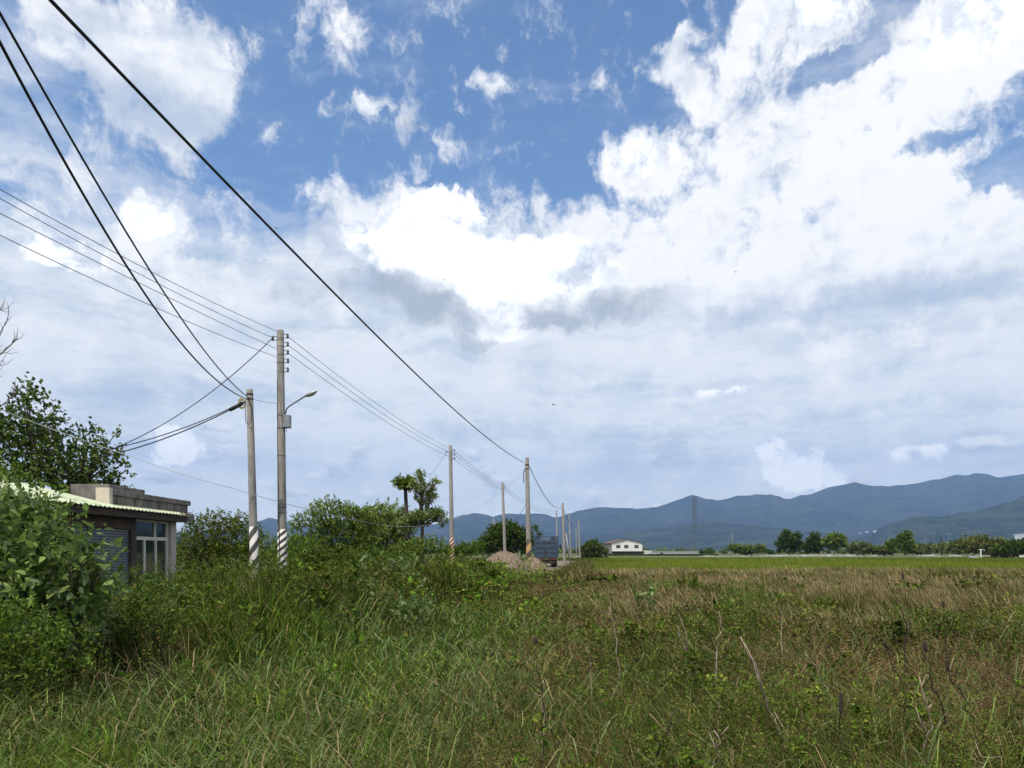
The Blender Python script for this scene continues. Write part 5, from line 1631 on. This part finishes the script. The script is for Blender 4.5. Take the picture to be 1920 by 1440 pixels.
# ------------------------------------------------------------------ far buildings, pylon
def build_far():
    M_WHITE = material('white_wall', (0.80, 0.79, 0.75), (0.72, 0.70, 0.65), .35, .8)
    M_DARKW = material('shaded_floor_dark', (0.10, 0.085, 0.08), (0.06, 0.05, 0.048), .8, .9)  # shade of the open ground floor painted as a dark colour
    M_GREYW = material('grey_side_wall', (0.30, 0.27, 0.25), (0.22, 0.20, 0.185), .5, .9)
    M_RUST = material('brown_roof', (0.13, 0.085, 0.07), (0.09, 0.06, 0.05), .8, .8)
    M_DK = material('dark_opening', (0.03, 0.03, 0.035), (0.05, 0.045, 0.045), .8, .6)
    M_PALE = material('pale_sheet', (0.58, 0.60, 0.60), (0.46, 0.48, 0.48), .3, .7, streak=(.3, 1, 2))
    Y = 280.0
    c = W(1176, 1033, Y)
    t = thing('farmhouse', 'white gabled farmhouse with three windows and a dark open ground floor', 'house', (c.x, Y, 0), math.radians(12))
    hw, d = 6.1, 11.0
    MB().prism([(-hw, 1.55), (hw, 1.55), (hw, 4.55), (0, 5.95), (-hw, 4.55)], 0, .3).build('gable_wall', M_WHITE, t)
    MB().box(-hw, -hw + .3, .31, d, 0, 4.5).box(hw - .3, hw, .31, d, 0, 4.5).box(-hw + .31, hw - .31, d - .3, d, 0, 4.5).build('wall', M_GREYW, t)
    MB().box(-hw, hw, .02, .25, 0, 1.54).build('ground_floor_shade', M_DARKW, t)  # solid panel, its dark colour is the open floor's shade
    rf = MB()
    for s in (-1, 1):
        rf.add([(s * (hw + .5), -.3, 4.46), (0, -.3, 6.02), (0, d + .3, 6.02), (s * (hw + .5), d + .3, 4.46), (s * (hw + .5), -.3, 4.62), (0, -.3, 6.2), (0, d + .3, 6.2), (s * (hw + .5), d + .3, 4.62)],
               [(0, 1, 2, 3), (7, 6, 5, 4), (0, 4, 5, 1), (3, 2, 6, 7), (0, 3, 7, 4)])
    rf.build('roof', M_RUST, t)
    for x in (-3.6, -.4, 3.7):
        w = MB().box(x - .85, x + .85, -.06, .0, 2.75, 4.0)
        fr = w.build('window', M_GREYW, t)
        MB().box(x - .72, x - .05, -.075, -.061, 2.88, 3.87).box(x + .05, x + .72, -.075, -.061, 2.88, 3.87).build('pane', M_DK, fr)
    for x in (-4.6, -1.4, 1.6, 4.6):
        MB().box(x - .7, x + .7, -.04, .019, .1, 1.35).build('opening', M_DK, t)  # dark panels painted as shaded openings
    MB().box(-hw - .1, hw + .1, -.9, -.05, 1.45, 1.6).build('canopy', M_RUST, t)
    # low shed right of it
    a, b = W(1222, 1033, 284), W(1310, 1033, 284)
    t = thing('long_shed', 'long low pale grey shed to the right of the white farmhouse', 'shed', (a.x, 284, 0))
    Lx = b.x - a.x
    MB().box(0, Lx, 0, 5, 0, 1.55).build('wall', M_PALE, t)
    MB().prism([(-.2, 1.56), (Lx + .2, 1.56), (Lx + .2, 1.68), (-.2, 1.68)], -.3, 5.3).build('roof', M_PALE, t)
    MB().box(3.2, 4.4, -.03, -.005, 0, 1.0).build('door', M_DK, t)
    a, b = W(1208, 1033, 281.5), W(1221.5, 1033, 281.5)
    t = thing('white_shelter', 'small bright white shelter between the farmhouse and the long shed', 'shed', (a.x, 281.5, 0))
    MB().box(0, b.x - a.x, 0, 2, 0, 1.45).build('wall', M_WHITE, t)
    MB().prism([(-.15, 1.46), (b.x - a.x + .15, 1.46), (b.x - a.x + .15, 1.75), (-.15, 1.9)], -.2, 2.2).build('roof', M_WHITE, t)
    # dark hedge in front of farmhouse and shed
    rng = R(301)
    n = 9000
    x0, x1 = W(1136, 1033, 262).x, W(1345, 1033, 262).x
    P = np.stack([rng.uniform(x0, x1, n), rng.uniform(260, 264, n), rng.uniform(0, 1, n) ** .7 * .38], 1)
    root = thing('low_hedge', 'low dark hedge in front of the farmhouse and the long shed', 'hedge', ((x0 + x1) / 2, 262, 0))
    P -= np.array(root.location)
    link('foliage', leaf_mesh('hedge_leaves', P, rng.normal(0, 1, (n, 3)), rng.normal(0, .6, (n, 3)) + [0, 0, 1], .5, .3, pal(rng, n, G_DARK), M_LEAF), root)
    # crumpled white sheeting along the far field edge
    root = thing('plastic_sheeting', 'crumpled white plastic sheeting lying along the far edge of the rice field', 'plastic sheet', (W(1560, 1033, 226).x, 226, 0))
    nx, ny = 260, 8
    g = np.linspace(0, 1, nx)
    u, v = np.meshgrid(g, np.linspace(0, 1, ny))
    X = W(1310, 1033, 226).x + u * (W(1815, 1033, 226).x - W(1310, 1033, 226).x)
    prof = np.sin(np.pi * v) * (.08 + .75 * sstep(fbm(X * .25, X * 0, seed=5, oct=3), .25, .75)) + .15 * fbm(X * 1.4, v * 3, seed=9)
    gap = sstep(np.abs(u - .70), .03, .05)
    prof = prof * (0.12 + 0.88 * gap) * (0.55 + .45 * sstep(u, .05, .35))
    V = np.stack([X - root.location.x, (v - .5) * 1.6 + .5 * (fbm(X * .1, X * 0, seed=2) - .5), prof * .6 + .02], -1).reshape(-1, 3)
    i = np.arange(nx * (ny - 1)).reshape(ny - 1, nx)[:, :-1].ravel()
    link('sheet', mesh_np('sheet', V, [np.stack([i, i + 1, i + 1 + nx, i + nx], 1)], mats=[material('white_plastic', (0.34, 0.34, 0.30), (0.13, 0.13, 0.10), .9, .5)], smooth=True), root)
    # lattice pylon
    Yp = 440.0
    c = W(1302, 1033, Yp)
    t = thing('lattice_pylon', 'tall steel lattice pylon standing in front of the mountains', 'pylon', (c.x, Yp, 0), math.radians(18))
    M_PY = material('pylon_steel', (0.13, 0.14, 0.15), (0.10, 0.11, 0.115), .5, .6, .4)
    H = 34.8
    hw = lambda z: 2.9 + (0.75 - 2.9) * min(1, z / (H * .62)) if z < H * .62 else .75
    lv = [0, 5, 9.5, 13.5, 17, 19.6, 21.6, 23.4, 25.2, 27, 28.8, 30.6, 32.4, 34.0]
    legs = MB()
    for sx in (-1, 1):
        for sy in (-1, 1):
            legs.tube([(sx * hw(z), sy * hw(z), z) for z in (0, H * .62, H - 1)], .085, 5)
    legs.build('leg', M_PY, t)
    br = MB()
    for z0, z1 in zip(lv[:-1], lv[1:]):
        a, b = hw(z0), hw(z1)
        for (p, q) in (((-1, -1), (1, -1)), ((1, -1), (1, 1)), ((1, 1), (-1, 1)), ((-1, 1), (-1, -1))):
            br.tube([(p[0] * a, p[1] * a, z0), (q[0] * b, q[1] * b, z1)], .032, 4)
            br.tube([(q[0] * a, q[1] * a, z0), (p[0] * b, p[1] * b, z1)], .032, 4)
            br.tube([(p[0] * b, p[1] * b, z1), (q[0] * b, q[1] * b, z1)], .032, 4)
    br.build('bracing', M_PY, t)
    ar = MB()
    for z in (24.2, 27.6, 31.0):
        for s in (-1, 1):
            ar.tube([(s * .75, 0, z + .7), (s * 1.9, 0, z)], .09, 4).tube([(s * .75, -.7, z), (s * 1.9, 0, z)], .08, 4).tube([(s * .75, .7, z), (s * 1.9, 0, z)], .08, 4)
            ar.tube([(s * 1.8, 0, z), (s * 1.8, 0, z - 1.3)], .12, 6)
    ar.tube([(-.75, -.75, 34), (0, 0, H)], .09, 4).tube([(.75, .75, 34), (0, 0, H)], .09, 4)
    ar.build('cross_arm', M_PY, t)
    # barn at the right edge
    Yb = 205.0
    c = W(1915, 1033, Yb)
    t = thing('barn', 'pale blue-roofed barn cut by the right edge of the picture', 'barn', (c.x, Yb, 0), math.radians(-8))
    M_BL = material('pale_blue_roof', (0.52, 0.58, 0.66), (0.44, 0.50, 0.58), .5, .5)
    MB().box(-2.2, 12, 0, 9, 0, 3.1).build('wall', M_WHITE, t)
    MB().prism([(-3.2, 3.1), (12.5, 5.2), (12.5, 5.45), (-3.2, 3.35)], -.4, 9.4).build('roof', M_BL, t)
    MB().box(1.2, 12, 1.5, 6, 4.0, 6.3).build('upper_storey', M_WHITE, t)
    MB().box(.9, 12.3, 1.2, 6.3, 6.31, 6.5).build('upper_roof', M_BL, t)
    MB().box(1.9, 2.9, 1.42, 1.49, 4.6, 5.7).build('window', M_DK, t)
    c = W(1873, 1033, 203)
    t = thing('lean_to_shed', 'low brick-coloured shed with a white sloping roof left of the barn', 'shed', (c.x, 203, 0))
    MB().box(-1.8, 4.6, 0, 4, 0, 1.75).build('wall', material('brick_wall', (0.30, 0.15, 0.10), (0.24, 0.12, 0.085), 2, .9), t)
    MB().prism([(-2.3, 1.76), (4.9, 2.7), (4.9, 2.84), (-2.3, 1.9)], -.3, 4.3).build('roof', M_WHITE, t)
    # white gate posts and pump house bits near the sheeting's end
    c = W(1839, 1033, 190)
    t = thing('gate_frame', 'white post and rail frame at the end of the plastic sheeting', 'gate', (c.x, 190, 0))
    MB().box(-.12, .12, -.1, .1, 0, 2.0).build('post', M_WHITE, t)
    MB().box(-.5, .5, -.08, .08, 2.0, 2.16).box(.12, 3.4, -.05, .05, .35, .5).build('rail', M_WHITE, t)
    MB().box(3.3, 3.5, -.1, .1, 0, .9).build('post', M_WHITE, t)
    c = W(1826, 1033, 188)
    t = thing('pump_house', 'tiny low white box beside the white post and rail frame', 'pump house', (c.x, 188, 0))
    MB().box(-1.1, 1.1, -.4, .4, 0, .42).build('wall', M_WHITE, t, bevel=.03)
    MB().box(-1.25, 1.25, -.5, .5, .425, .52).build('roof', M_PALE, t)
    # white flecks of houses on the hills
    bpy.context.view_layer.update()
    for i, (px, py) in enumerate(((1625, 998), (1642, 997), (1612, 1000))):
        d = W(px, py, 1.0) - Vector((0, 0, CAMZ))
        hits = []
        for nm in ('mountains', 'low_hills', 'foothill'):
            ok, loc, _, _ = bpy.data.objects[nm].ray_cast(Vector((0, 0, CAMZ)), d.normalized())
            if ok:
                hits.append(loc)
        p = min(hits, key=lambda q: q.y)
        s = (8, 10, 6)[i] * p.y / 3900
        t = thing('hill_house', ('middle one of three tiny white houses at the foot of the mountains', 'right one of three tiny white houses at the foot of the mountains', 'left one of three tiny white houses at the foot of the mountains')[i], 'house', p, group='white houses at the foot of the mountains')
        MB().box(-s, s, -s * .6, s * .6, -s * .5, s * .55).build('wall', M_WHITE, t)
        MB().prism([(-s * 1.1, s * .551), (s * 1.1, s * .551), (0, s * .85)], -s * .7, s * .7).build('roof', M_GREYW, t)


build_far()


# ------------------------------------------------------------------ dragonflies in the air
def build_insects():
    M_BUG = material('dragonfly_body', (0.03, 0.03, 0.025), (0.06, 0.05, 0.03), 60, .5)
    M_WING = material('dragonfly_wing', (0.10, 0.10, 0.09), (0.07, 0.07, 0.065), 60, .3)

    def bug(label, px, py, Y, rz, s):
        t = thing('dragonfly', label, 'dragonfly', W(px, py, Y), rz)
        MB().tube([(0, .024 * s, 0), (0, .018 * s, 0), (0, .008 * s, .001), (0, -.002 * s, 0), (0, -.03 * s, 0), (0, -.045 * s, -.001)], [.003 * s, .0045 * s, .0055 * s, .003 * s, .0022 * s, .0015 * s], 7).build('body', M_BUG, t, smooth=True)
        for sx in (-1, 1):
            for y in (.012, .002):
                MB().add([(sx * .003 * s, y * s, .003), (sx * .02 * s, (y + .005) * s, .006), (sx * .036 * s, (y + .002) * s, .008), (sx * .034 * s, (y - .006) * s, .008), (sx * .015 * s, (y - .006) * s, .005)], [(0, 1, 2, 3, 4)]).build('wing', M_WING, t)
    bug('dark dragonfly hovering low in the middle of the sky', 1038, 759, 12, 1.1, 1.2)
    bug('dark dragonfly just above the thick black cable', 519, 428, 13, .6, 1.1)
    bug('tiny dragonfly below the thick black cable at left', 496, 488, 16, .2, 1.0)
    bug('tiny dragonfly in front of the bright white cumulus', 832, 525, 17, 1.5, 1.0)
    bug('tiny dragonfly in front of the white cloud mass at right', 1380, 510, 17, .9, 1.0)


build_insects()
